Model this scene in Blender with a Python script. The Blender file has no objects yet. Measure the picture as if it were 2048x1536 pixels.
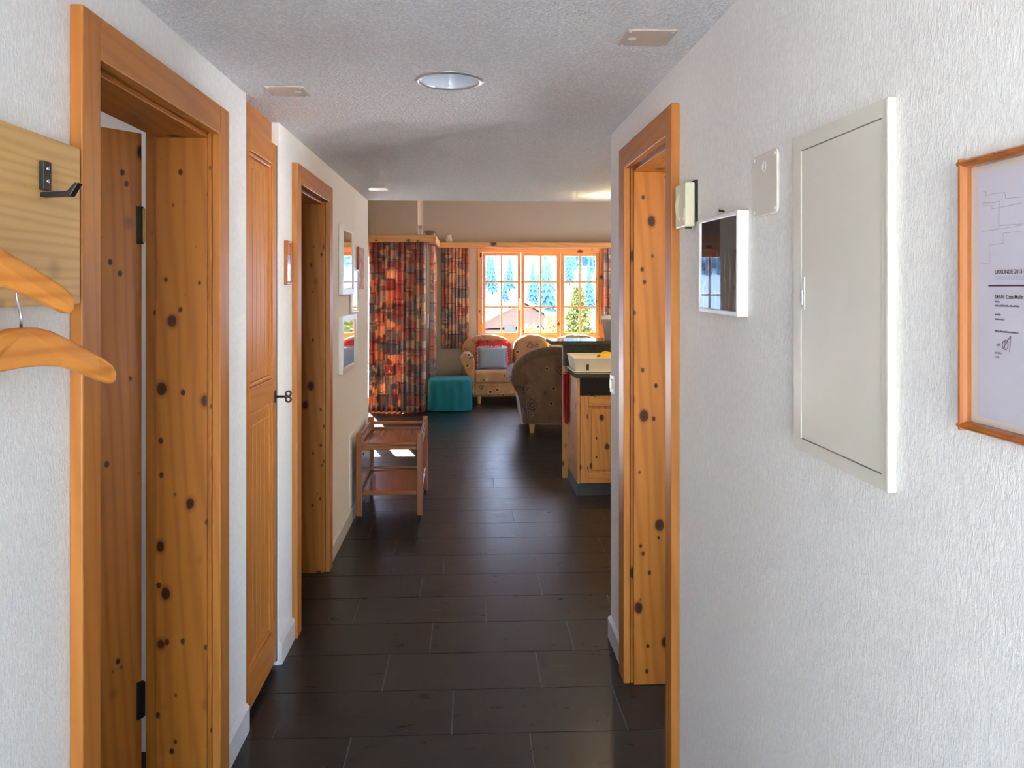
import bpy, bmesh, math, random
from mathutils import Vector, Matrix, Quaternion
random.seed(7)
scene = bpy.context.scene
col = scene.collection
pi = math.pi
def srgb(r, g, b):
    f = lambda v: (v/255/12.92) if v/255 <= .04045 else ((v/255+.055)/1.055)**2.4
    return (f(r), f(g), f(b))

# ---------------------------------------------------------------- camera
F_PX, CX, CY, EYE = 1575.0, 1004.0, 576.0, 1.515
YAW = math.atan(68/F_PX)
cam_d = bpy.data.cameras.new('camera')
cam_d.sensor_width = 36.0
cam_d.lens = F_PX/2048*36
cam_d.shift_x = (1024-CX)/2048
cam_d.shift_y = (CY-768)/2048
cam_d.clip_end = 3000
cam_d.clip_start = .02
cam = bpy.data.objects.new('camera', cam_d)
cam.location = (0, 0, EYE)
cam.rotation_euler = (pi/2, 0, -YAW)
col.objects.link(cam)
scene.camera = cam

# ---------------------------------------------------------------- world, sun, exposure
SUN_EL, SUN_AZ = math.radians(34), math.radians(16)      # azimuth: degrees left of +Y
SKY_STRENGTH = .42
SUN_STRENGTH = 16.0
world = bpy.data.worlds.new('sky_world')
scene.world = world
world.use_nodes = True
wn = world.node_tree.nodes; wl = world.node_tree.links
bg = wn['Background']
sky = wn.new('ShaderNodeTexSky')
sky.sky_type = 'NISHITA'
sky.sun_disc = False
sky.sun_elevation = SUN_EL
sky.sun_rotation = -SUN_AZ
sky.altitude = 1500
sky.air_density = 1.0
sky.dust_density = 1.0
wl.new(sky.outputs['Color'], bg.inputs['Color'])
bg.inputs['Strength'].default_value = SKY_STRENGTH
to_sun = Vector((-math.sin(SUN_AZ)*math.cos(SUN_EL), math.cos(SUN_AZ)*math.cos(SUN_EL), math.sin(SUN_EL)))
sun_d = bpy.data.lights.new('sun', 'SUN')
sun_d.energy = SUN_STRENGTH
sun_d.angle = math.radians(.55)
sun_d.color = (1, .93, .82)
sun = bpy.data.objects.new('sun', sun_d)
sun.rotation_euler = (-to_sun).to_track_quat('-Z', 'Y').to_euler()
sun.location = (-20, 60, 60)
col.objects.link(sun)
def portal(name, c, sx, sy, direction):
    d = bpy.data.lights.new(name, 'AREA'); d.shape = 'RECTANGLE'; d.size = sx; d.size_y = sy
    d.cycles.is_portal = True
    o = bpy.data.objects.new(name, d); o.location = c
    o.rotation_euler = Vector(direction).to_track_quat('-Z', 'Z').to_euler()
    col.objects.link(o)
portal('portal_main', (1.02, 11.33, 1.44), 1.8, 1.3, (0, -1, 0))
portal('portal_terrace', (-1.85, 10.08, 1.05), 2.3, 2.1, (0, -1, 0))
portal('portal_hall', (-1.0, -.975, 1.45), .45, 1.2, (1, 0, 0))
portal('portal_entrance', (-.13, -2.03, 1.1), 1.1, 2.15, (0, 1, 0))
vs = scene.view_settings
vs.view_transform = 'Standard'
vs.look = 'None'
vs.gamma = 1.0
vs.use_curve_mapping = False
vs.exposure = 2.9
cy = scene.cycles
cy.use_denoising = True
cy.max_bounces = 8
cy.diffuse_bounces = 5
cy.glossy_bounces = 4
cy.use_adaptive_sampling = True
cy.adaptive_threshold = .035
cy.transparent_max_bounces = 24
cy.sample_clamp_indirect = 8
cy.caustics_reflective = False
cy.caustics_refractive = False

# ---------------------------------------------------------------- materials
MATS = {}
class NB:
    """small node helper"""
    def __init__(s, name):
        s.m = bpy.data.materials.new(name); s.m.use_nodes = True
        s.t = s.m.node_tree; s.n = s.t.nodes; s.l = s.t.links
        s.p = s.n['Principled BSDF']; s.out = s.n['Material Output']
        MATS[name] = s.m
    def new(s, typ, **kw):
        n = s.n.new(typ)
        for k, v in kw.items(): setattr(n, k, v)
        return n
    def link(s, a, b): s.l.new(a, b)
    def coords(s, kind='Object', scale=(1, 1, 1), rand=False, rot=(0, 0, 0)):
        tc = s.new('ShaderNodeTexCoord')
        mp = s.new('ShaderNodeMapping')
        mp.inputs['Scale'].default_value = scale
        mp.inputs['Rotation'].default_value = rot
        src = tc.outputs[kind]
        if rand:
            oi = s.new('ShaderNodeObjectInfo')
            mu = s.new('ShaderNodeVectorMath', operation='SCALE')
            mu.inputs[0].default_value = (3.7, 5.3, 4.1)
            s.link(oi.outputs['Random'], mu.inputs['Scale'])
            ad = s.new('ShaderNodeVectorMath', operation='ADD')
            s.link(src, ad.inputs[0]); s.link(mu.outputs[0], ad.inputs[1])
            src = ad.outputs[0]
        s.link(src, mp.inputs['Vector'])
        return mp.outputs[0]
    def noise(s, vec, scale, detail=3, rough=.5, dist=0):
        n = s.new('ShaderNodeTexNoise')
        n.inputs['Scale'].default_value = scale; n.inputs['Detail'].default_value = detail
        n.inputs['Roughness'].default_value = rough; n.inputs['Distortion'].default_value = dist
        s.link(vec, n.inputs['Vector'])
        return n.outputs['Fac']
    def ramp(s, fac, stops, interp='LINEAR'):
        r = s.new('ShaderNodeValToRGB'); r.color_ramp.interpolation = interp
        e = r.color_ramp.elements
        while len(e) < len(stops): e.new(.5)
        for i, (p, c) in enumerate(stops):
            e[i].position = p; e[i].color = (*c, 1) if len(c) == 3 else c
        s.link(fac, r.inputs['Fac'])
        return r.outputs['Color']
    def mix(s, fac, a, b, blend='MIX'):
        m = s.new('ShaderNodeMix', data_type='RGBA', blend_type=blend)
        if isinstance(fac, (int, float)): m.inputs[0].default_value = fac
        else: s.link(fac, m.inputs[0])
        for v, i in ((a, 6), (b, 7)):
            if isinstance(v, tuple): m.inputs[i].default_value = (*v, 1)
            else: s.link(v, m.inputs[i])
        return m.outputs[2]
    def bump(s, h, strength, dist):
        b = s.new('ShaderNodeBump')
        b.inputs['Strength'].default_value = strength; b.inputs['Distance'].default_value = dist
        s.link(h, b.inputs['Height']); s.link(b.outputs['Normal'], s.p.inputs['Normal'])
        return b
    def base(s, c, rough=.5):
        if isinstance(c, tuple): s.p.inputs['Base Color'].default_value = (*c, 1)
        else: s.link(c, s.p.inputs['Base Color'])
        s.p.inputs['Roughness'].default_value = rough

def plain(name, c, rough=.5, metal=0, var=.06, bump=0, bscale=60, spec=.5, sheen=0):
    b = NB(name)
    v = b.coords()
    n = b.noise(v, 9, 3)
    lo = tuple(x*(1-var) for x in c); hi = tuple(min(1, x*(1+var)) for x in c)
    b.base(b.ramp(n, [(.3, lo), (.7, hi)]), rough)
    b.p.inputs['Metallic'].default_value = metal
    b.p.inputs['Specular IOR Level'].default_value = spec
    if sheen: b.p.inputs['Sheen Weight'].default_value = sheen
    if bump: b.bump(b.noise(v, bscale, 4), .6, bump)
    return b.m

def wood(name, light, dark, axis='Z', knots=True, rough=.38, rings=14, knot_scale=9, gmix=.36, bands='DIAGONAL'):
    b = NB(name)
    ax = 'XYZ'.index(axis)
    sc = [1, 1, 1]; sc[ax] = .07
    v = b.coords('Object', tuple(sc), rand=True)
    big = b.noise(v, 5, 3, .5, .4)
    w = b.new('ShaderNodeTexWave', wave_type='BANDS', bands_direction=bands)
    w.inputs['Scale'].default_value = rings; w.inputs['Distortion'].default_value = 6
    w.inputs['Detail'].default_value = 2; w.inputs['Detail Scale'].default_value = 1.2
    b.link(v, w.inputs['Vector'])
    fine = b.noise(v, 130, 2, .6)
    mid = tuple((a*.62+c*.38) for a, c in zip(light, dark))
    c1 = b.ramp(big, [(.25, mid), (.7, light)])
    grain = b.ramp(w.outputs['Fac'], [(.0, dark), (.35, mid), (.8, light)])
    c2 = b.mix(gmix, c1, grain)
    c3 = b.mix(b.ramp(fine, [(.45, (0, 0, 0)), (.75, (.35, .35, .35))]), c2, mid)
    if knots:
        ks = [1, 1, 1]; ks[ax] = .72
        kv = b.coords('Object', tuple(ks), rand=True)
        kn = b.noise(kv, 40, 2)
        vo = b.new('ShaderNodeTexVoronoi', feature='F1'); vo.inputs['Scale'].default_value = knot_scale
        b.link(kv, vo.inputs['Vector'])
        ad = b.new('ShaderNodeMath', operation='MULTIPLY_ADD')
        b.link(kn, ad.inputs[0]); ad.inputs[1].default_value = .05; b.link(vo.outputs['Distance'], ad.inputs[2])
        core = b.ramp(ad.outputs[0], [(.05, (1, 1, 1)), (.16, (.92, .92, .92)), (.18, (.35, .35, .35)), (.25, (0, 0, 0))])
        kd = tuple(x*q for x, q in zip(dark, (.16, .09, .07)))
        c3 = b.mix(core, c3, kd)
        v2 = b.new('ShaderNodeTexVoronoi', feature='F1'); v2.inputs['Scale'].default_value = knot_scale*1.9
        b.link(kv, v2.inputs['Vector'])
        c3 = b.mix(b.ramp(v2.outputs['Distance'], [(.09, (.9, .9, .9)), (.14, (0, 0, 0))]), c3, kd)
    b.base(c3, rough)
    b.p.inputs['Specular IOR Level'].default_value = .4
    b.bump(w.outputs['Fac'], .12, .0008)
    return b.m

OR_SHADE_L, OR_SHADE_D = srgb(184, 114, 42), srgb(138, 76, 20)  # knotty pine toned darker to carry the shade inside the door openings
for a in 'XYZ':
    wood('orange_pine_'+a, OR_SHADE_L, OR_SHADE_D, a)
    wood('orange_pine_clear_'+a, srgb(194, 124, 54), srgb(160, 92, 32), a, knots=False)
wood('coat_board_pine', srgb(224, 182, 116), srgb(190, 136, 74), 'Y', knot_scale=6.5, rough=.42, rings=17, gmix=.4, bands='Z')
wood('hanger_wood', srgb(214, 140, 62), srgb(176, 98, 34), 'Y', knots=False, rough=.3, rings=9, gmix=.6, bands='Z')
for a in 'XYZ':
    wood('window_pine_'+a, srgb(224, 164, 100), srgb(190, 122, 62), a, knot_scale=5, rough=.35)
    wood('trolley_wood_'+a, srgb(164, 104, 58), srgb(112, 62, 30), a, knots=False, rough=.22, gmix=.18)
    wood('kitchen_pine_'+a, srgb(216, 158, 92), srgb(180, 112, 52), a, knot_scale=9, rough=.35)
wood('picture_frame_wood', srgb(178, 104, 46), srgb(136, 72, 26), 'Z', knots=False, rough=.25)
wood('leg_wood', srgb(222, 170, 104), srgb(190, 128, 66), 'Z', knots=False)
wood('chalet_timber', srgb(96, 72, 60), srgb(62, 44, 36), 'X', knots=False, rough=.8)

def plaster(name, c, scale=70, dist=.004, strength=.5, stretch=(1, 1, .4), fibre=.0):
    b = NB(name)
    v = b.coords('Object', stretch, rot=(.45, .25, .1))
    n1 = b.noise(v, scale, 4, .65, .8)
    n2 = b.noise(b.coords('Object'), 1.3, 2)
    lo = tuple(x*.97 for x in c)
    base = b.ramp(n2, [(.3, lo), (.7, c)])
    if fibre:      # lit crests and shaded hollows of the fibre relief put into the colour
        base = b.mix(b.ramp(n1, [(.40, (0, 0, 0)), (.66, (1, 1, 1))]), b.mix(1.0, base, (1-fibre,)*3, 'MULTIPLY'), tuple(min(1, x*(1+fibre*.55)) for x in c))
    b.base(base, .75)
    b.p.inputs['Specular IOR Level'].default_value = .3
    b.bump(n1, strength, dist)
    return b.m
plaster('hall_plaster', (.89, .875, .848), scale=150, dist=.003, strength=.6, fibre=.06)
plaster('living_plaster', srgb(196, 181, 162), scale=150, dist=.001, strength=.3)
plaster('room_plaster', (.82, .82, .81), strength=.3)
def stipple():
    b = NB('ceiling_stipple')
    v = b.coords('Object')
    vo = b.new('ShaderNodeTexVoronoi', feature='SMOOTH_F1'); vo.inputs['Scale'].default_value = 120
    b.link(v, vo.inputs['Vector'])
    n = b.noise(v, 170, 3, .6)
    m = b.new('ShaderNodeMath', operation='SUBTRACT')
    b.link(n, m.inputs[0]); b.link(vo.outputs['Distance'], m.inputs[1])
    b.base(b.ramp(m.outputs[0], [(.0, (.82, .83, .84)), (.28, (.95, .96, .965))]), .8)  # shade in the stipple hollows put into the colour
    b.bump(m.outputs[0], 1.0, .009)
stipple()

def slate():
    b = NB('slate_tile')
    oi = b.new('ShaderNodeObjectInfo')
    v = b.coords('Object', (1, 3.2, 1), rand=True)
    n = b.noise(v, 9, 8, .68, .6)
    n2 = b.noise(b.coords('Object', (1, 2.5, 1), rand=True), 60, 4, .7)
    c = b.ramp(n, [(.3, (.012, .012, .0118)), (.55, (.019, .0188, .0185)), (.75, (.036, .0355, .035))])
    c = b.mix(b.ramp(n2, [(.55, (0, 0, 0)), (.8, (.4, .4, .4))]), c, (.046, .045, .044))
    tone = b.ramp(oi.outputs['Random'], [(0, (.82, .82, .84)), (1, (1.0, .98, .95))])
    c = b.mix(1.0, c, tone, 'MULTIPLY')
    b.base(c, .4)
    rr = b.ramp(n, [(.3, (.26,)*3), (.7, (.36,)*3)])
    b.link(rr, b.p.inputs['Roughness'])
    b.p.inputs['Specular IOR Level'].default_value = .42
    b.p.inputs['Coat Weight'].default_value = .0
    b.p.inputs['Coat Roughness'].default_value = .16
    mix = b.new('ShaderNodeMath', operation='ADD')
    b.link(n, mix.inputs[0]); b.link(n2, mix.inputs[1])
    b.bump(mix.outputs[0], .10, .0010)
slate()
plain('grout', (.15, .148, .145), .85, var=.1)
plain('trim_white', (.66, .66, .65), .45)
plain('white_lacquer', (.84, .84, .83), .3)
plain('panel_enamel', srgb(222, 218, 204), .28, var=.015)
plain('cover_plastic', srgb(222, 216, 206), .35, var=.02)
plain('beige_plastic', srgb(196, 184, 170), .35, var=.02)
plain('ivory_plastic', srgb(226, 222, 192), .3, var=.02)
plain('black_metal', (.012, .012, .013), .35)
plain('black_plastic', (.008, .008, .009), .5)
plain('black_glass', (.004, .004, .005), .12)
plain('steel', (.62, .62, .63), .25, metal=1, var=.03)
plain('brass', srgb(196, 160, 90), .3, metal=1, var=.05)
plain('dark_steel', (.05, .045, .04), .4, metal=.8)
plain('lamp_reflector', srgb(206, 216, 226), .25, var=.02)
plain('lamp_trim', (.55, .56, .57), .3, metal=.7, var=.02)
plain('plinth_grey', (.07, .075, .08), .4)
plain('teal_cloth', srgb(14, 128, 138), .8, var=.12, bump=.004, bscale=22)
plain('blue_grey_cloth', srgb(150, 166, 182), .9, var=.05, bump=.001, bscale=220)
plain('pale_fringe', srgb(206, 212, 220), .9)
plain('red_cloth', srgb(196, 38, 44), .85, var=.15, bump=.002, bscale=90)
plain('yellow_cloth', srgb(232, 190, 40), .8, var=.12, bump=.003, bscale=60)
plain('cream_plastic', srgb(226, 218, 198), .35, var=.02)
plain('white_ceramic', (.82, .82, .82), .15, var=.01)
plain('snow', (.88, .89, .92), .7, var=.02, bump=.02, bscale=3)
plain('paper', srgb(214, 212, 226), .6, var=.01)
plain('ink_dark', (.03, .025, .035), .7)
plain('ink_grey', (.22, .21, .25), .7)
plain('ink_pale', (.48, .47, .53), .7)
plain('ink_purple', srgb(70, 40, 70), .7)
plain('plank_groove', srgb(120, 66, 22), .5)
plain('bark', srgb(84, 62, 46), .9, var=.2)
plain('needle_green', srgb(112, 116, 62), .8, var=.35)
plain('needle_olive', srgb(150, 150, 96), .8, var=.3)
plain('needle_haze_blue', srgb(92, 122, 138), .85, var=.3)  # distance haze put into the colour of the far needles
plain('gap_shade_dark', (.05, .05, .05), .8)
plain('outer_wall', srgb(190, 170, 150), .8)
plain('black_rubber', (.015, .015, .015), .7)

def granite():
    b = NB('granite')
    v = b.coords()
    vo = b.new('ShaderNodeTexVoronoi'); vo.inputs['Scale'].default_value = 130
    b.link(v, vo.inputs['Vector'])
    n = b.noise(v, 45, 5, .7)
    c = b.ramp(n, [(.35, (.012, .016, .014)), (.6, (.045, .056, .048)), (.75, (.12, .13, .11))])
    c = b.mix(.3, c, b.ramp(vo.outputs['Distance'], [(.1, (.01, .012, .01)), (.6, (.09, .1, .09))]))
    b.base(c, .12)
granite()

def curtain_mat():
    b = NB('patchwork_curtain')
    uv = b.coords('UV')
    cols = [srgb(206, 122, 100), srgb(222, 154, 118), srgb(184, 100, 92), srgb(176, 150, 138), srgb(230, 186, 148),
            srgb(160, 124, 114), srgb(210, 126, 108), srgb(206, 172, 150), srgb(140, 130, 130)]
    def cells(scale, sx, sy):
        mp = b.new('ShaderNodeMapping'); mp.inputs['Scale'].default_value = (sx, sy, 1)
        b.link(uv, mp.inputs['Vector'])
        vo = b.new('ShaderNodeTexVoronoi', voronoi_dimensions='2D', distance='CHEBYCHEV')
        vo.inputs['Scale'].default_value = scale; vo.inputs['Randomness'].default_value = .75
        b.link(mp.outputs[0], vo.inputs['Vector'])
        sep = b.new('ShaderNodeSeparateColor'); b.link(vo.outputs['Color'], sep.inputs[0])
        return sep.outputs[0], vo.outputs['Distance'], sep.outputs[1]
    r1, d1, g1 = cells(6.5, 1, 1.25)
    r2, d2, g2 = cells(13, 1, 1.1)
    base = b.ramp(r1, [(i/len(cols), c) for i, c in enumerate(cols)], 'CONSTANT')
    small = b.ramp(r2, [(i/len(cols), c) for i, c in enumerate(reversed(cols))], 'CONSTANT')
    pick = b.ramp(g2, [(0, (0, 0, 0)), (.66, (1, 1, 1))], 'CONSTANT')
    c = b.mix(pick, base, small)
    line = b.ramp(d1, [(.43, (0, 0, 0)), (.46, (.6,)*3), (.52, (.6,)*3), (.55, (0, 0, 0))])
    c = b.mix(line, c, srgb(52, 44, 52))
    c = b.mix(b.ramp(b.noise(uv, 90, 3), [(.4, (0, 0, 0)), (.8, (.4,)*3)]), c, srgb(110, 84, 78))
    b.base(c, .85)
    b.p.inputs['Sheen Weight'].default_value = .15
    tr = b.new('ShaderNodeBsdfTranslucent'); b.link(c, tr.inputs['Color'])
    mx = b.new('ShaderNodeMixShader'); mx.inputs[0].default_value = .14
    b.link(b.p.outputs[0], mx.inputs[1]); b.link(tr.outputs[0], mx.inputs[2])
    b.link(mx.outputs[0], b.out.inputs['Surface'])
curtain_mat()

def upholstery(name, c1, c2, mark, ribs=False):
    b = NB(name)
    v = b.coords('Object')
    n = b.noise(v, 7, 4, .6)
    c = b.ramp(n, [(.3, c2), (.7, c1)])
    if not ribs:
        vo = b.new('ShaderNodeTexVoronoi'); vo.inputs['Scale'].default_value = 7.5
        b.link(v, vo.inputs['Vector'])
        ring = b.ramp(vo.outputs['Distance'], [(.0, (1, 1, 1)), (.13, (1, 1, 1)), (.14, (0, 0, 0))])
        halo = b.ramp(vo.outputs['Distance'], [(.14, (0, 0, 0)), (.145, (.6,)*3), (.20, (.6,)*3), (.21, (0, 0, 0))])
        c = b.mix(halo, c, tuple(min(1, x*1.7) for x in c1))
        c = b.mix(ring, c, mark)
        vm = b.new('ShaderNodeTexVoronoi', distance='MANHATTAN'); vm.inputs['Scale'].default_value = 4.6
        b.link(b.coords('Object', rot=(.3, .2, .4)), vm.inputs['Vector'])
        dia = b.ramp(vm.outputs['Distance'], [(.14, (0, 0, 0)), (.15, (.75,)*3), (.20, (.75,)*3), (.21, (0, 0, 0)),
                                              (.32, (0, 0, 0)), (.33, (.75,)*3), (.38, (.75,)*3), (.39, (0, 0, 0))])
        c = b.mix(dia, c, mark)
        b.bump(b.noise(v, 160, 3), .3, .001)
    else:
        w = b.new('ShaderNodeTexWave', bands_direction='X'); w.inputs['Scale'].default_value = 26
        b.link(v, w.inputs['Vector'])
        c = b.mix(b.ramp(w.outputs['Fac'], [(.0, (.55,)*3), (.5, (0, 0, 0))]), c, mark)
        b.bump(w.outputs['Fac'], .5, .003)
    b.base(c, .85)
    b.p.inputs['Sheen Weight'].default_value = .5
    b.p.inputs['Sheen Roughness'].default_value = .4
upholstery('sofa_fabric', srgb(200, 156, 108), srgb(168, 122, 80), srgb(84, 54, 36))
upholstery('sofa_ribbed', srgb(196, 156, 118), srgb(172, 130, 94), srgb(110, 76, 54), True)
upholstery('armchair_fabric', srgb(124, 94, 72), srgb(94, 68, 52), srgb(36, 24, 18))
upholstery('armchair_ribbed', srgb(120, 92, 72), srgb(94, 70, 54), srgb(44, 30, 24), True)

def glass_mat(name, ior=1.5, tint=(1, 1, 1)):
    b = NB(name)
    b.n.remove(b.p)
    tr = b.new('ShaderNodeBsdfTransparent'); tr.inputs['Color'].default_value = (*tint, 1)
    gl = b.new('ShaderNodeBsdfGlossy'); gl.inputs['Roughness'].default_value = .02
    fr = b.new('ShaderNodeFresnel'); fr.inputs['IOR'].default_value = ior
    mx = b.new('ShaderNodeMixShader')
    ge = b.new('ShaderNodeNewGeometry')          # reflect at the entry face only (a thin sheet has no total reflection inside)
    fm = b.new('ShaderNodeMath', operation='SUBTRACT'); fm.use_clamp = True
    b.link(fr.outputs[0], fm.inputs[0]); b.link(ge.outputs['Backfacing'], fm.inputs[1])
    b.link(fm.outputs[0], mx.inputs[0]); b.link(tr.outputs[0], mx.inputs[1]); b.link(gl.outputs[0], mx.inputs[2])
    b.link(mx.outputs[0], b.out.inputs['Surface'])
glass_mat('window_glass', 1.3)
glass_mat('picture_glass', 1.5)
glass_mat('clear_tape', 1.45, (.93, .9, .85))
glass_mat('bowl_glass', 1.5, (.82, .8, .76))
def mirror():
    b = NB('mirror_glass')
    v = b.coords()
    b.base(b.ramp(b.noise(v, 3, 2), [(.3, (.8, .81, .82)), (.7, (.84, .85, .85))]), .03)
    b.p.inputs['Metallic'].default_value = 1
mirror()
def art_dark():
    b = NB('dark_art_print')
    v = b.coords('Object', (1, 1, .55))
    w = b.new('ShaderNodeTexWave', bands_direction='Y'); w.inputs['Scale'].default_value = 9
    w.inputs['Distortion'].default_value = 9; w.inputs['Detail'].default_value = 3; w.inputs['Detail Scale'].default_value = 1.5
    b.link(v, w.inputs['Vector'])
    s = b.new('ShaderNodeSeparateXYZ'); b.link(b.coords('Object'), s.inputs[0])
    low = b.ramp(s.outputs[2], [(.0, (.10, .085, .075)), (.11, (.05, .045, .042)), (.2, (.03, .035, .05))])
    streak = b.ramp(w.outputs['Fac'], [(.86, (0, 0, 0)), (.97, (.75,)*3)])
    mask = b.ramp(s.outputs[2], [(.0, (.9,)*3), (.12, (.7,)*3), (.16, (0, 0, 0))])
    f = b.mix(1.0, streak, mask, 'MULTIPLY')
    b.base(b.mix(f, low, (.34, .33, .32)), .6)
    b.p.inputs['Specular IOR Level'].default_value = 0
art_dark()
def art_warm():
    b = NB('warm_canvas_print')
    n = b.noise(b.coords(), 14, 4, .6, 1)
    b.base(b.ramp(n, [(.3, srgb(96, 70, 58)), (.5, srgb(190, 130, 104)), (.7, srgb(222, 196, 170))]), .6)
art_warm()
def multi_cushion():
    b = NB('multicolour_cloth')
    vo = b.new('ShaderNodeTexVoronoi'); vo.inputs['Scale'].default_value = 14
    b.link(b.coords(), vo.inputs['Vector'])
    s = b.new('ShaderNodeSeparateColor'); b.link(vo.outputs['Color'], s.inputs[0])
    b.base(b.ramp(s.outputs[0], [(0, srgb(80, 190, 190)), (.4, srgb(236, 214, 90)), (.7, srgb(220, 226, 220))], 'CONSTANT'), .8)
multi_cushion()
def lamp_glow():
    b = NB('lamp_glow')
    b.base((1, .8, .5))
    b.p.inputs['Emission Color'].default_value = (1, .68, .32, 1)
    b.p.inputs['Emission Strength'].default_value = 12
lamp_glow()

# ---------------------------------------------------------------- mesh building
class MB:
    def __init__(s): s.v = []; s.f = []; s.uv = None
    def box(s, x0, x1, y0, y1, z0, z1):
        x0, x1 = sorted((x0, x1)); y0, y1 = sorted((y0, y1)); z0, z1 = sorted((z0, z1))
        i = len(s.v)
        s.v += [(x0, y0, z0), (x1, y0, z0), (x1, y1, z0), (x0, y1, z0), (x0, y0, z1), (x1, y0, z1), (x1, y1, z1), (x0, y1, z1)]
        s.f += [tuple(i+k for k in q) for q in ((0, 3, 2, 1), (4, 5, 6, 7), (0, 1, 5, 4), (1, 2, 6, 5), (2, 3, 7, 6), (3, 0, 4, 7))]
        return s
    def prism(s, poly, axis, a, b):
        """poly: CCW 2D points; axis 'x': (y,z), 'y': (x,z), 'z': (x,y)"""
        i = len(s.v); n = len(poly)
        P = {'x': lambda p, t: (t, p[0], p[1]), 'y': lambda p, t: (p[0], t, p[1]), 'z': lambda p, t: (p[0], p[1], t)}[axis]
        s.v += [P(p, a) for p in poly] + [P(p, b) for p in poly]
        s.f.append(tuple(range(i, i+n))[::-1]); s.f.append(tuple(range(i+n, i+2*n)))
        for k in range(n):
            s.f.append((i+k, i+(k+1) % n, i+n+(k+1) % n, i+n+k))
        return s
    def tube(s, pts, r, n=8, caps=True):
        pts = [Vector(p) for p in pts]; rs = r if isinstance(r, (list, tuple)) else [r]*len(pts)
        i0 = len(s.v); ref = None
        for k, p in enumerate(pts):
            t = (pts[min(k+1, len(pts)-1)]-pts[max(k-1, 0)]).normalized()
            if ref is None: ref = Vector((0, 0, 1)) if abs(t.z) < .9 else Vector((1, 0, 0))
            u = (ref-t*ref.dot(t)).normalized(); ref = u; w = t.cross(u)
            for j in range(n):
                a = 2*pi*j/n; q = p+(u*math.cos(a)+w*math.sin(a))*rs[k]; s.v.append(tuple(q))
        for k in range(len(pts)-1):
            for j in range(n):
                a = i0+k*n+j; b = i0+k*n+(j+1) % n
                s.f.append((a, b, b+n, a+n))
        if caps:
            s.f.append(tuple(i0+j for j in range(n))[::-1]); s.f.append(tuple(i0+(len(pts)-1)*n+j for j in range(n)))
        return s
    def lathe(s, prof, c, n=32, axis='z', closed=False):
        i0 = len(s.v); m = len(prof)
        for k in range(n):
            a = 2*pi*k/n
            for r, h in prof:
                p = {'z': (r*math.cos(a), r*math.sin(a), h), 'y': (r*math.cos(a), h, r*math.sin(a)), 'x': (h, r*math.cos(a), r*math.sin(a))}[axis]
                s.v.append((c[0]+p[0], c[1]+p[1], c[2]+p[2]))
        for k in range(n):
            for j in range(m if closed else m-1):
                a = i0+k*m+j; b = i0+((k+1) % n)*m+j
                a2 = i0+k*m+(j+1) % m; b2 = i0+((k+1) % n)*m+(j+1) % m
                s.f.append((a, b, b2, a2))
        return s
    def grid(s, fn, nu, nv, uvfn=None):
        i0 = len(s.v)
        if uvfn and s.uv is None: s.uv = {}
        for j in range(nv+1):
            for i in range(nu+1):
                s.v.append(tuple(fn(i/nu, j/nv)))
                if uvfn: s.uv[len(s.v)-1] = uvfn(i/nu, j/nv)
        for j in range(nv):
            for i in range(nu):
                a = i0+j*(nu+1)+i
                s.f.append((a, a+1, a+nu+2, a+nu+1))
        return s
    def build(s, name, mat, parent=None, smooth=False, bevel=0, seg=2, local=False, solid=0, subsurf=0, merge=False, base=None):
        if not local:
            if parent is None:
                xs = [v[0] for v in s.v]; ys = [v[1] for v in s.v]; zs = [v[2] for v in s.v]
                org = base or Vector(((min(xs)+max(xs))/2, (min(ys)+max(ys))/2, min(zs)))
            else:
                org = Vector((0, 0, 0)); p = parent
                while p: org += p.location; p = p.parent
        else: org = Vector((0, 0, 0))
        org = Vector(org)
        me = bpy.data.meshes.new(name)
        me.from_pydata([tuple(Vector(v)-org) for v in s.v], [], s.f)
        if s.uv:
            ul = me.uv_layers.new(name='UVMap')
            for lp in me.loops: ul.data[lp.index].uv = s.uv.get(lp.vertex_index, (0, 0))
        bm = bmesh.new(); bm.from_mesh(me)
        if merge: bmesh.ops.remove_doubles(bm, verts=bm.verts, dist=1e-5)
        if not s.uv: bmesh.ops.recalc_face_normals(bm, faces=bm.faces)
        bm.to_mesh(me); bm.free()
        me.materials.append(MATS[mat])
        o = bpy.data.objects.new(name, me); col.objects.link(o)
        if smooth:
            for p in me.polygons: p.use_smooth = True
        if parent: o.parent = parent
        elif not local: o.location = org
        if solid:
            m = o.modifiers.new('solid', 'SOLIDIFY'); m.thickness = solid; m.offset = 0
        if bevel:
            m = o.modifiers.new('bevel', 'BEVEL'); m.width = bevel; m.segments = seg; m.limit_method = 'ANGLE'; m.angle_limit = .6
        if subsurf:
            m = o.modifiers.new('sub', 'SUBSURF'); m.levels = subsurf; m.render_levels = subsurf
        return o
def B(*a): return MB().box(*a)
def tag(o, label, cat=None, group=None, kind=None):
    o['label'] = label
    if cat: o['category'] = cat
    if group: o['group'] = group
    if kind: o['kind'] = kind
    return o
def thing(name, label, cat, loc, rotz=0, group=None, kind=None):
    o = bpy.data.objects.new(name, None); o.empty_display_size = .1
    o.location = loc; o.rotation_euler = (0, 0, rotz); col.objects.link(o)
    return tag(o, label, cat, group, kind)
def struct(name, mb, mat, label, cat, **kw):
    return tag(mb.build(name, mat, **kw), label, cat, kind='structure')
def copy_tree(o, parent=None):
    c = o.copy(); col.objects.link(c); c.parent = parent
    for ch in list(o.children): copy_tree(ch, c)
    return c

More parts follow.
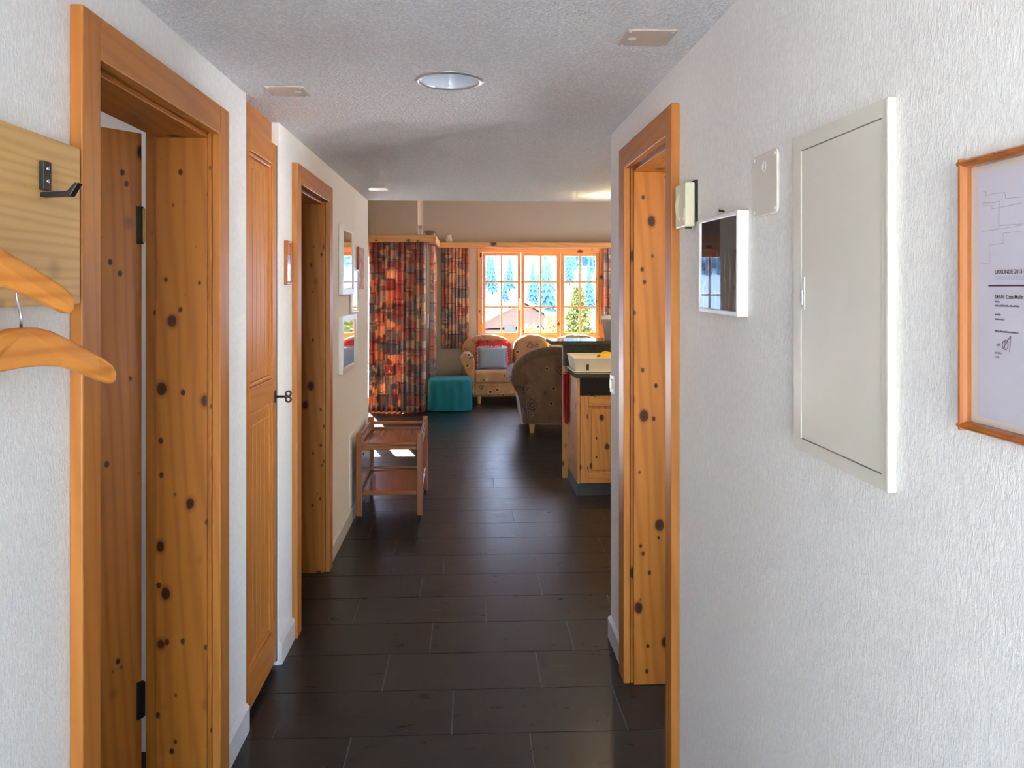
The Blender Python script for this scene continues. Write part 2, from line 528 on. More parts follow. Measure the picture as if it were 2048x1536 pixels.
# ================================================================ STRUCTURE
XL, XR, ZC, YEND, YRE = -.76, .62, 2.18, 6.03, 3.40
YF1, YF2, XJ, ZL = 9.75, 11.0, -.62, 3.05      # facade planes, jog, living ceiling
def wall_x(x0, x1, spans, openings, ztop):
    mb = MB()
    for a, b in spans: mb.box(x0, x1, a, b, -.01, ztop)
    for a, b, z0, z1 in openings:
        if z1 < ztop: mb.box(x0, x1, a, b, z1, ztop)
        if z0 > 0: mb.box(x0, x1, a, b, -.01, z0)
    return mb
# floor and tiles
floor = struct('floor', B(-3.6, 3.4, -1.9, 11.3, -.25, -.002), 'grout', 'dark slate tiled floor running from hall to living room', 'floor', base=(0, 0, -.25))
TW, TH, G = .603, .2995, .0045
known = {-1: .21, 0: .548, 1: .28, 2: .445, 3: .082, 4: .366, 5: .473, 6: .184, 7: .599, 8: .298, 9: .09, 10: .45, 11: .197, 12: .548, 13: .121,
         14: .46, 15: .051, 16: .389, 17: .172, 18: .5, 19: .30, 20: .59, 21: .335, 22: .089}
tile_me = None
rest = MB()
def tile_zone(k, y0):
    """x-range shown in the photograph for a tile row"""
    if y0 < YRE-.3: return (-.80, .66)
    if y0 < YEND-.2: return (-.80, 1.15)
    return (-1.6, 1.4)
n_tiles = 0
tiles = MB().box(-TW/2+G/2, TW/2-G/2, 0, TH-G, -.010, 0)
for k in range(-16, 28):
    y0 = 2.676+TH*k+G/2
    off = known.get(k, (k*.2137) % TW)
    if y0+TH > 11.0: continue
    za, zb = tile_zone(k, y0)
    for j in range(-7, 7):
        x0 = off+j*TW; x1 = x0+TW
        if x1 < -3.6 or x0 > 3.4: continue
        xm = (x0+x1)/2
        if x1 > za and x0 < zb and y0 > 2.2:
            if tile_me is None:
                t = tiles.build('tile', 'slate_tile', floor, local=True); tile_me = t.data
            else:
                t = bpy.data.objects.new('tile', tile_me); col.objects.link(t); t.parent = floor
            t.location = (xm, y0, .25+.0); n_tiles += 1
        else:
            rest.box(x0+G/2, x1-G/2, y0, y0+TH-G, -.010, 0)
r_ = rest.build('tile_field', 'slate_tile', floor); r_['kind'] = 'stuff'

# ceiling of hall and kitchen with round lamp opening
def holed_ceiling():
    bm = bmesh.new()
    x0, x1, y0, y1 = -1.0, 3.4, -1.9, YEND
    hx, hy, hr = -.057, 2.53, .096
    outer = [bm.verts.new(p) for p in ((x0, y0, 0), (x1, y0, 0), (x1, y1, 0), (x0, y1, 0))]
    inner = [bm.verts.new((hx+hr*math.cos(2*pi*i/40), hy+hr*math.sin(2*pi*i/40), 0)) for i in range(40)]
    ed = [bm.edges.new((outer[i], outer[(i+1) % 4])) for i in range(4)] + [bm.edges.new((inner[i], inner[(i+1) % 40])) for i in range(40)]
    bmesh.ops.triangle_fill(bm, edges=ed, use_beauty=True)
    mb = MB()
    bm.verts.index_update()
    n = len(bm.verts)
    vs_ = [v.co.copy() for v in bm.verts]
    mb.v = [(v.x, v.y, ZC) for v in vs_] + [(v.x, v.y, ZC+.28) for v in vs_]
    for f in bm.faces:
        idx = tuple(v.index for v in f.verts)
        mb.f.append(idx); mb.f.append(tuple(i+n for i in idx)[::-1])
    for e in ed:
        if e.is_valid:
            a, b = e.verts[0].index, e.verts[1].index
            mb.f.append((a, b, b+n, a+n))
    bm.free()
    return mb
struct('ceiling', holed_ceiling(), 'ceiling_stipple', 'low white stippled ceiling above the hallway', 'ceiling', base=(1.2, 2, ZC))
struct('ceiling_living', B(-3.8, 3.6, YEND+.0, 11.4, ZL, ZL+.2), 'living_plaster', 'raised plain ceiling of the living room', 'ceiling')
# upstand between low and high ceiling is the slab end itself
struct('wall_upstand', B(-3.8, 3.6, YEND-.2, YEND-.001, ZC+.28, ZL+.2), 'living_plaster', 'plain wall strip above the end of the low hallway ceiling', 'wall')

# doors on the left: (near inner, far inner)
D1, D3, DR = (1.612, 2.375), (3.515, 4.234), (2.353, 2.992)
ZD = 1.972
e = .022
HW = (-1.2, -.75, .85, 2.05)
wl_ = wall_x(-.955, XL, [(-1.9, HW[0]), (HW[1], D1[0]-e), (D1[1]+e, 2.735), (3.2, D3[0]-e), (D3[1]+e, YEND)],
             [HW, (D1[0]-e, D1[1]+e, 0, ZD+e), (D3[0]-e, D3[1]+e, 0, ZD+e)], ZC)
wl_.box(-.955, -.83, 2.735, 3.2, -.01, ZC)
struct('wall_left', wl_, 'hall_plaster', 'white textured hallway wall with two pine door frames and a built-in cupboard', 'wall')
struct('wall_right', wall_x(XR, .78, [(-1.9, DR[0]-e), (DR[1]+e, YRE)], [(DR[0]-e, DR[1]+e, 0, ZD+e)], ZC),
       'hall_plaster', 'white fibre-textured hallway wall with pine doorway and enamel panel', 'wall')
struct('wall_back', MB().box(-.955, -.66, -2.0, -1.9, -.01, ZC).box(.40, .78, -2.0, -1.9, -.01, ZC).box(-.66, .40, -2.0, -1.9, 2.14, ZC), 'hall_plaster', 'white end wall around the glazed entrance', 'wall')
# side room on the left with its own window, room on the left further on, room on the right
lr = MB()
lr.box(-3.4, -.955, 2.62, 2.72, -.01, 2.4).box(-3.4, -.955, .1, .2, -.01, 2.4)
lr.box(-3.5, -3.4, .1, .5, -.01, 2.4).box(-3.5, -3.4, 1.2, 2.72, -.01, 2.4).box(-3.5, -3.4, .5, 1.2, -.01, 1.1).box(-3.5, -3.4, .5, 1.2, 1.9, 2.4)
struct('wall_bedroom', lr, 'room_plaster', 'white walls of the room behind the half open pine door', 'wall')
struct('ceiling_bedroom', B(-3.5, -.956, .1, 2.72, 2.4, 2.5), 'room_plaster', 'white ceiling of the room behind the half open door', 'ceiling')
portal('portal_bedroom', (-3.55, .85, 1.5), .7, .8, (1, 0, 0))
struct('wall_side_room', MB().box(-2.6, -.955, 3.28, 3.34, -.01, 2.4).box(-2.6, -.955, 4.6, 4.7, -.01, 2.4).box(-2.7, -2.6, 3.28, 4.7, -.01, 2.4).box(-2.7, -.956, 3.28, 4.7, 2.4, 2.5),
       'room_plaster', 'walls of the dark room behind the open left doorway', 'wall')
rr_ = MB()
rr_.box(.78, 2.7, 3.30, YRE, -.01, ZC).box(.78, 2.7, .9, 1.0, -.01, ZC)
rr_.box(2.6, 2.7, 1.0, 1.4, -.01, ZC).box(2.6, 2.7, 2.8, 3.3, -.01, ZC).box(2.6, 2.7, 1.4, 2.8, -.01, .6).box(2.6, 2.7, 1.4, 2.8, 2.0, ZC)
struct('wall_right_room', rr_, 'room_plaster', 'white walls of the room behind the right-hand doorway', 'wall')
portal('portal_right_room', (2.75, 2.1, 1.3), 1.4, 1.4, (-1, 0, 0))
# living room and kitchen shell
struct('wall_kitchen', wall_x(3.3, 3.45, [(YRE-.1, 8.7), (9.9, 11.3)], [(8.7, 9.9, .9, 2.0)], ZL), 'living_plaster', 'cream kitchen side wall hidden to the right', 'wall')
portal('portal_living_right', (3.5, 9.3, 1.45), 1.2, 1.1, (-1, 0, 0))
struct('wall_kitchen_near', B(2.7, 3.45, YRE-.1, YRE, -.01, ZC), 'living_plaster', 'cream kitchen wall beside the hallway end', 'wall')
struct('wall_living_left', B(-3.7, -3.55, YEND-.2, YF1+.3, -.01, ZL), 'living_plaster', 'cream left side wall of the living room', 'wall')
struct('wall_living_near', B(-3.7, -.956, YEND-.2, YEND, -.01, ZL), 'living_plaster', 'cream living room wall behind the hallway wall', 'wall')
TX0, TX1, TZ1 = -3.0, -.70, 2.05
struct('wall_far_left', MB().box(-3.7, TX0, YF1, YF1+.3, -.01, ZL).box(TX1, XJ, YF1, YF1+.3, -.01, ZL).box(TX0, TX1, YF1, YF1+.3, TZ1, ZL),
       'living_plaster', 'cream wall above the terrace window and its curtain', 'wall')
struct('wall_far_return', B(XJ-.3, XJ, YF1+.3, YF2+.3, -.01, ZL), 'living_plaster', 'short cream return wall between the two window walls', 'wall')
WX0, WX1, WZ0, WZ1 = .133, 1.907, .815, 2.068
struct('wall_far', MB().box(XJ, WX0, YF2, YF2+.3, -.01, ZL).box(WX1, 3.3, YF2, YF2+.3, -.01, ZL).box(WX0, WX1, YF2, YF2+.3, WZ1, ZL).box(WX0, WX1, YF2, YF2+.3, -.01, WZ0),
       'living_plaster', 'cream living room wall around the three-part window', 'wall')
# lower wall protection panel beside the trolley
struct('trim_1', B(XL, XL+.008, 5.07, 6.02, .097, .572), 'hall_plaster', 'low cream wall protection panel behind the wooden trolley', 'wall panel', bevel=.003)

# baseboards: one object per run
def baseboard(name, x0, x1, y0, y1, label):
    p = [(x0, 0), (x1, 0), (x1, .083), (x0, .095)] if x1 > x0 else [(x1, 0), (x0, 0), (x0, .095), (x1, .083)]
    return struct(name, MB().prism(p, 'y', y0, y1), 'trim_white', label, 'baseboard')
baseboard('baseboard_left', XL, XL+.013, D1[1]+.09, 2.733, 'white baseboard between first pine door frame and cupboard')
baseboard('baseboard_left', XL, XL+.013, 3.203, D3[0]-.077, 'short white baseboard between cupboard and second pine door frame')
baseboard('baseboard_left', XL, XL+.013, D3[1]+.09, YEND, 'long white baseboard running behind the wooden trolley')
baseboard('baseboard_left', XL, XL+.013, -1.9, D1[0]-.08, 'white baseboard under the coat rack')
baseboard('baseboard_right', XR, XR-.013, DR[1]+.095, YRE, 'short white baseboard between right doorway and wall end')
baseboard('baseboard_right', XR, XR-.013, -1.9, DR[0]-.07, 'white baseboard under the enamel panel')

# ---------------------------------------------------------------- door frames
def door_frame(name, label, side, y0, y1, xw, xb, wn_, wf, lo):
    """side +1: wall on the left (frame faces +X); xw wall face, xb far side of the wall"""
    t = thing(name, label, 'door', (xw, (y0+y1)/2, 0), kind='structure')
    c = .025*side
    zt = 2.058
    # casing boards, proud of the wall
    B(xw, xw+c, y0-wn_, y0, 0, zt).build('side_casing', 'orange_pine_clear_Z', t, bevel=.003)
    B(xw, xw+c, y1, y1+wf, 0, zt).build('side_casing', 'orange_pine_clear_Z', t, bevel=.003)
    B(xw, xw+c, y0+.0005, y1-.0005, ZD, zt).build('head_casing', 'orange_pine_clear_Y', t, bevel=.003)
    # lining boards, stepped back from casing edge
    g = .012; xi = xw-.002*side
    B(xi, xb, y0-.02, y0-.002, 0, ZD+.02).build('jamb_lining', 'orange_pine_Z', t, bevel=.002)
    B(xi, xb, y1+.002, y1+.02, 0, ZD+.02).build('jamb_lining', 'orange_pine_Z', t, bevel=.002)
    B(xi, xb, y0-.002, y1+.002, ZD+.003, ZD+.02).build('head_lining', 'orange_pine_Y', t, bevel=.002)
    # door stops: inner boards making the rebate
    xs = xw-.012*side; xe = xb+lo*side
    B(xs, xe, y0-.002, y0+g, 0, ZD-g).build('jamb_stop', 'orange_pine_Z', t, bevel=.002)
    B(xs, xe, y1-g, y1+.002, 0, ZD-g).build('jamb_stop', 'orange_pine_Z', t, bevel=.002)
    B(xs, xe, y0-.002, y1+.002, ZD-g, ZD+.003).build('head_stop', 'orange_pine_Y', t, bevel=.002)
    return t
d1 = door_frame('door_1', 'pine framed doorway beside the coat rack with its door ajar', 1, *D1, XL, -.955, .075, .088, .035)
# leaf hinged at the far jamb, opening into the room
LA = math.radians(38)
hinge = Vector((-.960, D1[1]-.002, 0))
def leaf_pt(s, t): # s along leaf from hinge, t thickness into the room
    dx, dy = -math.sin(LA), -math.cos(LA)
    nx, ny = -dy*-1, dx*-1
    return (hinge.x+dx*s+(-dy*0 + (-math.cos(LA))*0) + (-math.cos(LA))*t*1.0, hinge.y+dy*s+math.sin(LA)*t)
def leaf_prism(s0, s1, t0, t1, z0, z1):
    return MB().prism([leaf_pt(s0, t0), leaf_pt(s1, t0), leaf_pt(s1, t1), leaf_pt(s0, t1)], 'z', z0, z1)
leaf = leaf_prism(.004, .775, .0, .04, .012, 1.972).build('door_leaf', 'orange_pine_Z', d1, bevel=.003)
for z in (1.70, .30):
    hx, hy = hinge.x+.002, hinge.y+.003
    MB().lathe([(0, -.05), (.0045, -.05), (.0045, .05), (0, .05)], (hx, hy-.004, z), 12).build('hinge_barrel', 'brass' if z > 1 else 'dark_steel', leaf, smooth=False)
    leaf_prism(.0, .02, -.002, .0, z-.055, z+.055).build('hinge_plate', 'dark_steel', leaf)
d3 = door_frame('door_2', 'pine framed open doorway between cupboard and small mirrors', 1, *D3, XL, -.955, .077, .09, .0)
dr = door_frame('door_3', 'pine framed open doorway in the right wall beside the door chime', -1, *DR, XR, .80, .068, .095, -.0)

# glazed entrance behind the viewer, which lets daylight into the hall
en = thing('door_4', 'white framed glazed entrance door at the hall end', 'door', (-.07, -1.95, 0), kind='structure')
for a in ((-.66, -.60, 0, 2.14), (.34, .40, 0, 2.14), (-.60, .34, 2.06, 2.14), (-.60, .34, 0, .08)):
    B(a[0], a[1], -1.98, -1.91, a[2], a[3]).build('frame_bar', 'white_lacquer', en, bevel=.003)
B(-.60, .34, -1.95, -1.944, .08, 2.06).build('pane', 'window_glass', en)

# ---------------------------------------------------------------- windows
def sash(parent, y, x0, x1, z0, z1, gx0, gx1, gz, cols=2, mat='window_pine_'):
    """a casement: stiles, rails, muntins, panes; gz: list of muntin heights incl. ends"""
    t = .05
    s = B(x0, gx0, y, y+t, z0, z1).build('stile', mat+'Z', parent, bevel=.004)
    B(gx1, x1, y, y+t, z0, z1).build('stile', mat+'Z', parent, bevel=.004)
    B(gx0, gx1, y, y+t, z0, gz[0]).build('rail', mat+'X', parent, bevel=.004)
    B(gx0, gx1, y, y+t, gz[-1], z1).build('rail', mat+'X', parent, bevel=.004)
    m = .011
    for i in range(1, cols):
        xm = gx0+(gx1-gx0)*i/cols
        B(xm-m, xm+m, y+.008, y+.042, gz[0], gz[-1]).build('muntin', mat+'Z', parent, bevel=.003)
    for z in gz[1:-1]:
        B(gx0, gx1, y+.010, y+.040, z-m, z+m).build('muntin', mat+'X', parent, bevel=.003)
    for i in range(cols):
        a = gx0+(gx1-gx0)*i/cols+.004; b = gx0+(gx1-gx0)*(i+1)/cols-.004
        for j in range(len(gz)-1):
            B(a, b, y+.0235, y+.0265, gz[j]+.004, gz[j+1]-.004).build('pane', 'window_glass', parent)
w1 = thing('window_1', 'three-part pine window with small panes above the sofa', 'window', (1.02, YF2, WZ0), kind='structure')
yw = YF2-.012
B(WX0, .20, yw, yw+.10, WZ0, WZ1).build('frame_post', 'window_pine_Z', w1, bevel=.004)
B(1.845, WX1, yw, yw+.10, WZ0, WZ1).build('frame_post', 'window_pine_Z', w1, bevel=.004)
B(.20, 1.845, yw, yw+.10, 2.012, WZ1).build('frame_head', 'window_pine_X', w1, bevel=.004)
B(.20, 1.845, yw, yw+.10, WZ0, .845).build('frame_sill', 'window_pine_X', w1, bevel=.004)
GZ = [.892, 1.249, 1.599, 1.963]
sash(w1, yw+.012, .202, .739, .847, 2.010, .245, .693, GZ)
sash(w1, yw+.012, .745, 1.291, .847, 2.010, .792, 1.242, GZ)
sash(w1, yw+.012, 1.297, 1.843, .847, 2.010, 1.348, 1.793, GZ)
hd = B(.708, .730, yw+.006, yw+.013, 1.30, 1.37).build('handle', 'white_lacquer', w1, bevel=.002)
MB().tube([(.719, yw+.008, 1.355), (.719, yw-.03, 1.355), (.719, yw-.036, 1.34), (.719, yw-.036, 1.21)], .009, 8).build('lever', 'white_lacquer', hd, smooth=True)
for z in (1.24, 1.02, 1.80):
    MB().tube([(1.868, yw-.006, z), (1.868, yw-.006, z+.045)], .009, 8).build('hinge', 'brass', w1, smooth=True)
B(.165, .185, yw-.012, yw, 1.94, 2.0).build('latch', 'dark_steel', w1, bevel=.003)

w2 = thing('window_2', 'wide pine terrace window with small panes behind the long curtain', 'window', (-1.85, YF1, 0), kind='structure')
y2 = YF1+.02
B(TX0, TX0+.07, y2, y2+.1, .0, TZ1).build('frame_post', 'window_pine_Z', w2, bevel=.004)
B(TX1-.07, TX1, y2, y2+.1, .0, TZ1).build('frame_post', 'window_pine_Z', w2, bevel=.004)
B(TX0+.07, TX1-.07, y2, y2+.1, TZ1-.06, TZ1).build('frame_head', 'window_pine_X', w2, bevel=.004)
B(TX0+.07, TX1-.07, y2, y2+.1, .0, .05).build('frame_sill', 'window_pine_X', w2, bevel=.004)
wd = (TX1-TX0-.14)/3
for i in range(3):
    a = TX0+.07+wd*i
    sash(w2, y2+.02, a+.002, a+wd-.002, .052, TZ1-.062, a+.07, a+wd-.07, [.16, .58, 1.0, 1.43, 1.9])

for nm, lab, a, b, z0, z1, xw in (('window_3', 'hallway window opposite the framed certificate', *HW, -.93), ('window_5', 'window of the room behind the right-hand doorway', 1.4, 2.8, .6, 2.0, 2.62), ('window_6', 'window of the room behind the half open door', .5, 1.2, 1.1, 1.9, -3.48), ('window_4', 'side window added out of view in the living room', 8.7, 9.9, .9, 2.0, 3.36)):  # window_4 is unseen, added to bring more light into the living room
    w = thing(nm, 'pine framed '+lab, 'window', (xw, (a+b)/2, z0), kind='structure')
    for q in ((a, a+.06, z0, z1), (b-.06, b, z0, z1), (a+.06, b-.06, z1-.06, z1), (a+.06, b-.06, z0, z0+.06), ((a+b)/2-.04, (a+b)/2+.04, z0+.06, z1-.06)):
        B(xw, xw+.06, *q).build('frame_bar', 'window_pine_Z', w, bevel=.003)
    for p, q in ((a+.06, (a+b)/2-.04), ((a+b)/2+.04, b-.06)):
        B(xw+.028, xw+.032, p, q, z0+.06, z1-.06).build('pane', 'window_glass', w)
# ================================================================ HALL OBJECTS, LEFT
# built-in cupboard
cb = thing('built_in_cupboard', 'narrow built-in pine cupboard with panelled door reaching to the ceiling', 'cupboard', (-.79, 2.967, 0))
B(-.829, -.788, 2.737, 3.198, 2.0, ZC-.001).build('fascia', 'orange_pine_clear_Y', cb)
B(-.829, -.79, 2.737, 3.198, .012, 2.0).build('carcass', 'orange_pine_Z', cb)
cd = B(-.7899, -.765, 2.748, 2.802, .03, 2.085).build('door', 'orange_pine_clear_Z', cb, bevel=.003)
B(-.7899, -.765, 3.124, 3.19, .03, 2.085).build('stile', 'orange_pine_clear_Z', cd, bevel=.003)
for z0, z1 in ((2.0, 2.085), (1.068, 1.16), (.03, .165)):
    B(-.7899, -.765, 2.802, 3.124, z0, z1).build('rail', 'orange_pine_clear_Y', cd, bevel=.003)
for z0, z1 in ((1.16, 2.0), (.165, 1.068)):
    # moulding frame and raised planks of the panel
    for a in ((2.802, 2.818, z0, z1), (3.108, 3.124, z0, z1), (2.818, 3.108, z0, z0+.016), (2.818, 3.108, z1-.016, z1)):
        B(-.7895, -.770, *a).build('moulding', 'orange_pine_clear_Z', cd, bevel=.005)
    n = 5; w_ = (3.104-2.822)/n
    for i in range(n):
        B(-.7895, -.777, 2.822+w_*i+.0015, 2.822+w_*(i+1)-.0015, z0+.05, z1-.05).build('plank', 'orange_pine_clear_Z', cd, bevel=.004)
    B(-.7895, -.779, 2.8185, 3.1075, z0+.0165, z1-.0165).build('panel_board', 'orange_pine_clear_Z', cd)
ky = B(-.765, -.7615, 3.150, 3.166, 1.06, 1.11).build('key_plate', 'black_metal', cd, bevel=.002)
kb = MB().tube([(-.762, 3.158, 1.084), (-.738, 3.158, 1.084), (-.722, 3.158, 1.084)], .0045, 8)
kb.lathe([(.0065, -.003), (.0135, -.003), (.0135, .003), (.0065, .003)], (-.712, 3.158, 1.096), 14, 'y', True)
kb.lathe([(.0065, -.003), (.0135, -.003), (.0135, .003), (.0065, .003)], (-.712, 3.158, 1.073), 14, 'y', True)
kb.build('key', 'black_metal', ky, smooth=False)
B(-.80, -.7655, 3.1915, 3.1985, .02, 2.085).build('gap_shade', 'gap_shade_dark', cb)  # dark strip standing in for the shade in the door gap

# coat rack board with black hooks
cr = thing('coat_rack', 'pale pine coat rack board with black metal hooks', 'coat rack', (XL, 1.03, 1.484))
B(XL, -.735, .52, 1.528, 1.484, 1.78).build('board', 'coat_board_pine', cr, bevel=.003)
for yh, zd in ((1.396, 0), (1.248, -.152), (1.10, 0), (.95, -.152), (.80, 0), (.65, -.152)):
    hk = B(-.735, -.727, yh-.013, yh+.013, 1.684+zd, (1.734 if zd == 0 else 1.712)+zd).build('hook', 'black_metal', cr, bevel=.001)
    MB().prism([(x, z+zd) for x, z in [(-.735, 1.680), (-.690, 1.683), (-.678, 1.697), (-.671, 1.697), (-.685, 1.674), (-.735, 1.672)]][::-1], 'y', yh-.009, yh+.009).build('hook_arm', 'black_metal', hk, bevel=.001)
    for z in ((1.700, 1.722) if zd == 0 else (1.696,)):
        MB().lathe([(0, .0025), (.0035, .002), (.004, 0)], (-.727, yh, z+zd), 10, 'x').build('screw', 'steel', hk)

def hanger(label, yc, zc, end_dx, tape, zhook):
    """wooden hanger parallel to the wall, hooked on a coat hook"""
    t = thing('coat_hanger', label, 'coat hanger', (-.69, yc, zc), group='wooden hangers on the coat rack')
    ang = math.atan2(end_dx, .2)
    L = .195
    top = [(0, .0), (.03, -.001), (.06, -.008), (.10, -.024), (.15, -.046), (.185, -.063), (.205, -.076), (.215, -.090)]
    bot = [(.213, -.104), (.203, -.110), (.175, -.099), (.13, -.082), (.09, -.069), (.045, -.064), (0, -.062)]
    top = [(a*L/.215, b) for a, b in top]; bot = [(a*L/.215, b) for a, b in bot]
    half = top+bot
    outline = [(s, z) for s, z in half] + [(-s, z) for s, z in reversed(half[1:-1])]
    mb = MB()
    i0 = 0; n = len(outline); th = .009
    ca, sa = math.cos(ang), math.sin(ang)
    for sgn in (-1, 1):
        for s_, z in outline:
            bow = (abs(s_)/L)**2*.012          # shoulders bow away from the wall
            mb.v.append((-.69+s_*sa+ca*sgn*th+bow, yc+s_*ca-sa*sgn*th, zc+z))
    # triangulated strips between top and bottom so the curve stays clean
    nt, nbm = len(top), len(bot)
    mb.f.append(tuple(range(n))); mb.f.append(tuple(range(n, 2*n))[::-1])
    for k in range(n): mb.f.append((k, (k+1) % n, n+(k+1) % n, n+k))
    bd = mb.build('hanger_body', 'hanger_wood', t, bevel=.006, seg=3)
    # wire hook: rises, kinks and loops over the coat hook
    zh = zhook+.002
    r = .014
    k_ = zh-r-zc
    w = [(-.69, yc, zc-.004), (-.69, yc, zc+.25*k_), (-.69, yc-.004, zc+.42*k_), (-.69, yc-.012, zc+.68*k_)]
    for i in range(10):
        a = pi-pi*i/9*1.2
        w.append((-.690, yc+r*math.cos(a), zh-r+r*math.sin(a)+.004))
    MB().tube(w, .0023, 8).build('wire_hook', 'steel', t, smooth=True)
    if tape:
        s0, s1 = .150, .178
        pts = []
        for s_, z in ((s0, -.062), (s1, -.078), (s1, -.103), (s0, -.090)):
            bow = (abs(s_)/L)**2*.012
            pts.append((-.69+s_*sa+ca*(th+.0012)+bow, yc+s_*ca-sa*th, zc+z))
        m2 = MB(); m2.v = pts; m2.f = [(0, 1, 2, 3)]
        m2.build('tape', 'clear_tape', bd)
    return t
hanger('wooden coat hanger hanging lowest, with clear tape on its shoulder', 1.248, 1.454, .047, True, 1.535)
hanger('wooden coat hanger hanging higher, in front of the pale coat board', 1.10, 1.583, .047, False, 1.687)

# small pictures and mirrors on the left wall
def framed(name, label, cat, side, xw, y0, y1, z0, z1, th, fw, fmat, inner, innermat, glass=None, rot=0, group=None):
    t = thing(name, label, cat, (xw, (y0+y1)/2, z0), group=group)
    x1 = xw+side*th
    B(xw, x1, y0, y0+fw, z0, z1).build('frame_stile', fmat, t, bevel=.002)
    B(xw, x1, y1-fw, y1, z0, z1).build('frame_stile', fmat, t, bevel=.002)
    B(xw, x1, y0+fw, y1-fw, z0, z0+fw).build('frame_rail', fmat, t, bevel=.002)
    B(xw, x1, y0+fw, y1-fw, z1-fw, z1).build('frame_rail', fmat, t, bevel=.002)
    B(xw+side*.002, x1-side*.006, y0+fw, y1-fw, z0+fw, z1-fw).build(inner, innermat, t)
    if glass: B(x1-side*.005, x1-side*.003, y0+fw, y1-fw, z0+fw, z1-fw).build('glass', glass, t)
    return t
framed('wall_mirror', 'upper tall white framed wall mirror beside the second pine door frame', 'mirror', 1, XL, 4.66, 5.06, 1.475, 1.893, .024, .035, 'white_lacquer', 'mirror', 'mirror_glass')
framed('wall_mirror', 'narrow white framed wall mirror overlapping behind the taller one', 'mirror', 1, XL, 5.10, 5.36, 1.355, 1.640, .014, .014, 'white_lacquer', 'mirror', 'mirror_glass')
framed('wall_mirror', 'lowest white framed wall mirror, reflecting the sofa cushion', 'mirror', 1, XL, 4.66, 5.14, 1.005, 1.350, .026, .035, 'white_lacquer', 'mirror', 'mirror_glass')
cp = thing('canvas_picture', 'small unframed reddish-brown canvas above the trolley, last on the wall', 'picture', (XL, 5.54, 1.51))
B(XL, XL+.018, 5.41, 5.66, 1.508, 1.798).build('canvas', 'warm_canvas_print', cp, bevel=.003)
B(XL+.004, XL+.014, 5.406, 5.41, 1.51, 1.796).build('edge', 'trolley_wood_Z', cp)
for o in [o for o in col.objects if o.name.startswith('wall_mirror')]:
    o.rotation_euler.z = math.radians(-1.6); o.location.x += .007
sp = framed('small_picture', 'little wooden framed picture between cupboard and second door frame', 'picture', 1, XL, 3.29, 3.38, 1.528, 1.712, .014, .009, 'picture_frame_wood', 'print', 'warm_canvas_print', 'picture_glass')

# trolley
tr = thing('serving_trolley', 'two-tier reddish-brown wooden serving trolley on casters', 'trolley', (-.51, 5.47, 0))
PX, PY, hw = (-.706, -.314), (5.155, 5.79), .019
for x in PX:
    for y in PY:
        lg = B(x-hw, x+hw, y-hw, y+hw, .035, .575).build('leg', 'trolley_wood_Z', tr, bevel=.005)
        MB().lathe([(0, -.009), (.016, -.009), (.018, 0), (.016, .009), (0, .009)], (x, y, .018), 14, 'x').build('caster', 'black_rubber', lg, smooth=True)
        MB().tube([(x, y, .018), (x, y, .036)], .008, 8).build('caster_stem', 'steel', lg)
xa, xb_, ya, yb = PX[0]+hw, PX[1]-hw, PY[0]+hw, PY[1]-hw
for nm, z in (('top_tray', .470), ('bottom_tray', .178)):
    B(PX[0]-.004, PX[1]+.004, PY[0]+.02, PY[1]-.02, z, z+.012).build(nm, 'trolley_wood_Y', tr, bevel=.002)
# front aprons (double moulding) and rear rails
for z0, z1, yy in ((.492, .512, PY[0]), (.462, .486, PY[0]), (.168, .196, PY[0])):
    B(xa, xb_, yy-.012, yy+.012, z0, z1).build('front_rail', 'trolley_wood_X', tr, bevel=.005)
for z0, z1 in ((.520, .542), (.478, .500), (.168, .186), (.196, .212)):
    B(xa, xb_, PY[1]-.009, PY[1]+.009, z0, z1).build('rear_rail', 'trolley_wood_X', tr, bevel=.005)
for x in PX:
    for z0, z1 in ((.530, .552), (.487, .508), (.462, .480), (.168, .186), (.200, .217)):
        B(x-.009, x+.009, ya, yb, z0, z1).build('side_rail', 'trolley_wood_Y', tr, bevel=.005)
dl = B(PX[0]-.006, PX[0]+.004, ya+.01, yb-.01, .222, .458).build('side_panel', 'trolley_wood_Y', tr, bevel=.002)
MB().lathe([(0, 0), (.008, 0), (.008, .004), (0, .005)], (PX[0]+.004, 5.33, .40), 12, 'x').build('knob', 'dark_steel', dl)

# ================================================================ HALL OBJECTS, RIGHT
fp = thing('fuse_panel', 'large off-white enamel fuse box cover on the right wall', 'fuse box', (XR, 1.295, 1.215))
fx = XR-.012
fy0, fy1, fz0, fz1 = 1.115, 1.446, 1.218, 1.792
iy0, iy1, iz0, iz1 = 1.134, 1.415, 1.240, 1.766
for a in ((fy0, iy0, fz0, fz1), (iy1, fy1, fz0, fz1), (iy0, iy1, fz0, iz0), (iy0, iy1, iz1, fz1)):
    B(XR, fx, *a).build('frame_bar', 'panel_enamel', fp)
B(XR, fx-.002, fy0-.002, fy0+.006, fz0, fz1).build('frame_lip', 'panel_enamel', fp, bevel=.002)
dp = B(XR, fx+.0012, iy0+.0015, iy1-.0015, iz0+.0015, iz1-.0015).build('panel_door', 'panel_enamel', fp, bevel=.001)
B(fx+.0012, fx-.0008, iy1-.016, iy1-.005, 1.475, 1.535).build('latch_recess', 'cover_plastic', dp, bevel=.001)
B(fx-.0008, fx-.004, iy1-.014, iy1-.007, 1.484, 1.512).build('latch', 'steel', dp, bevel=.001)

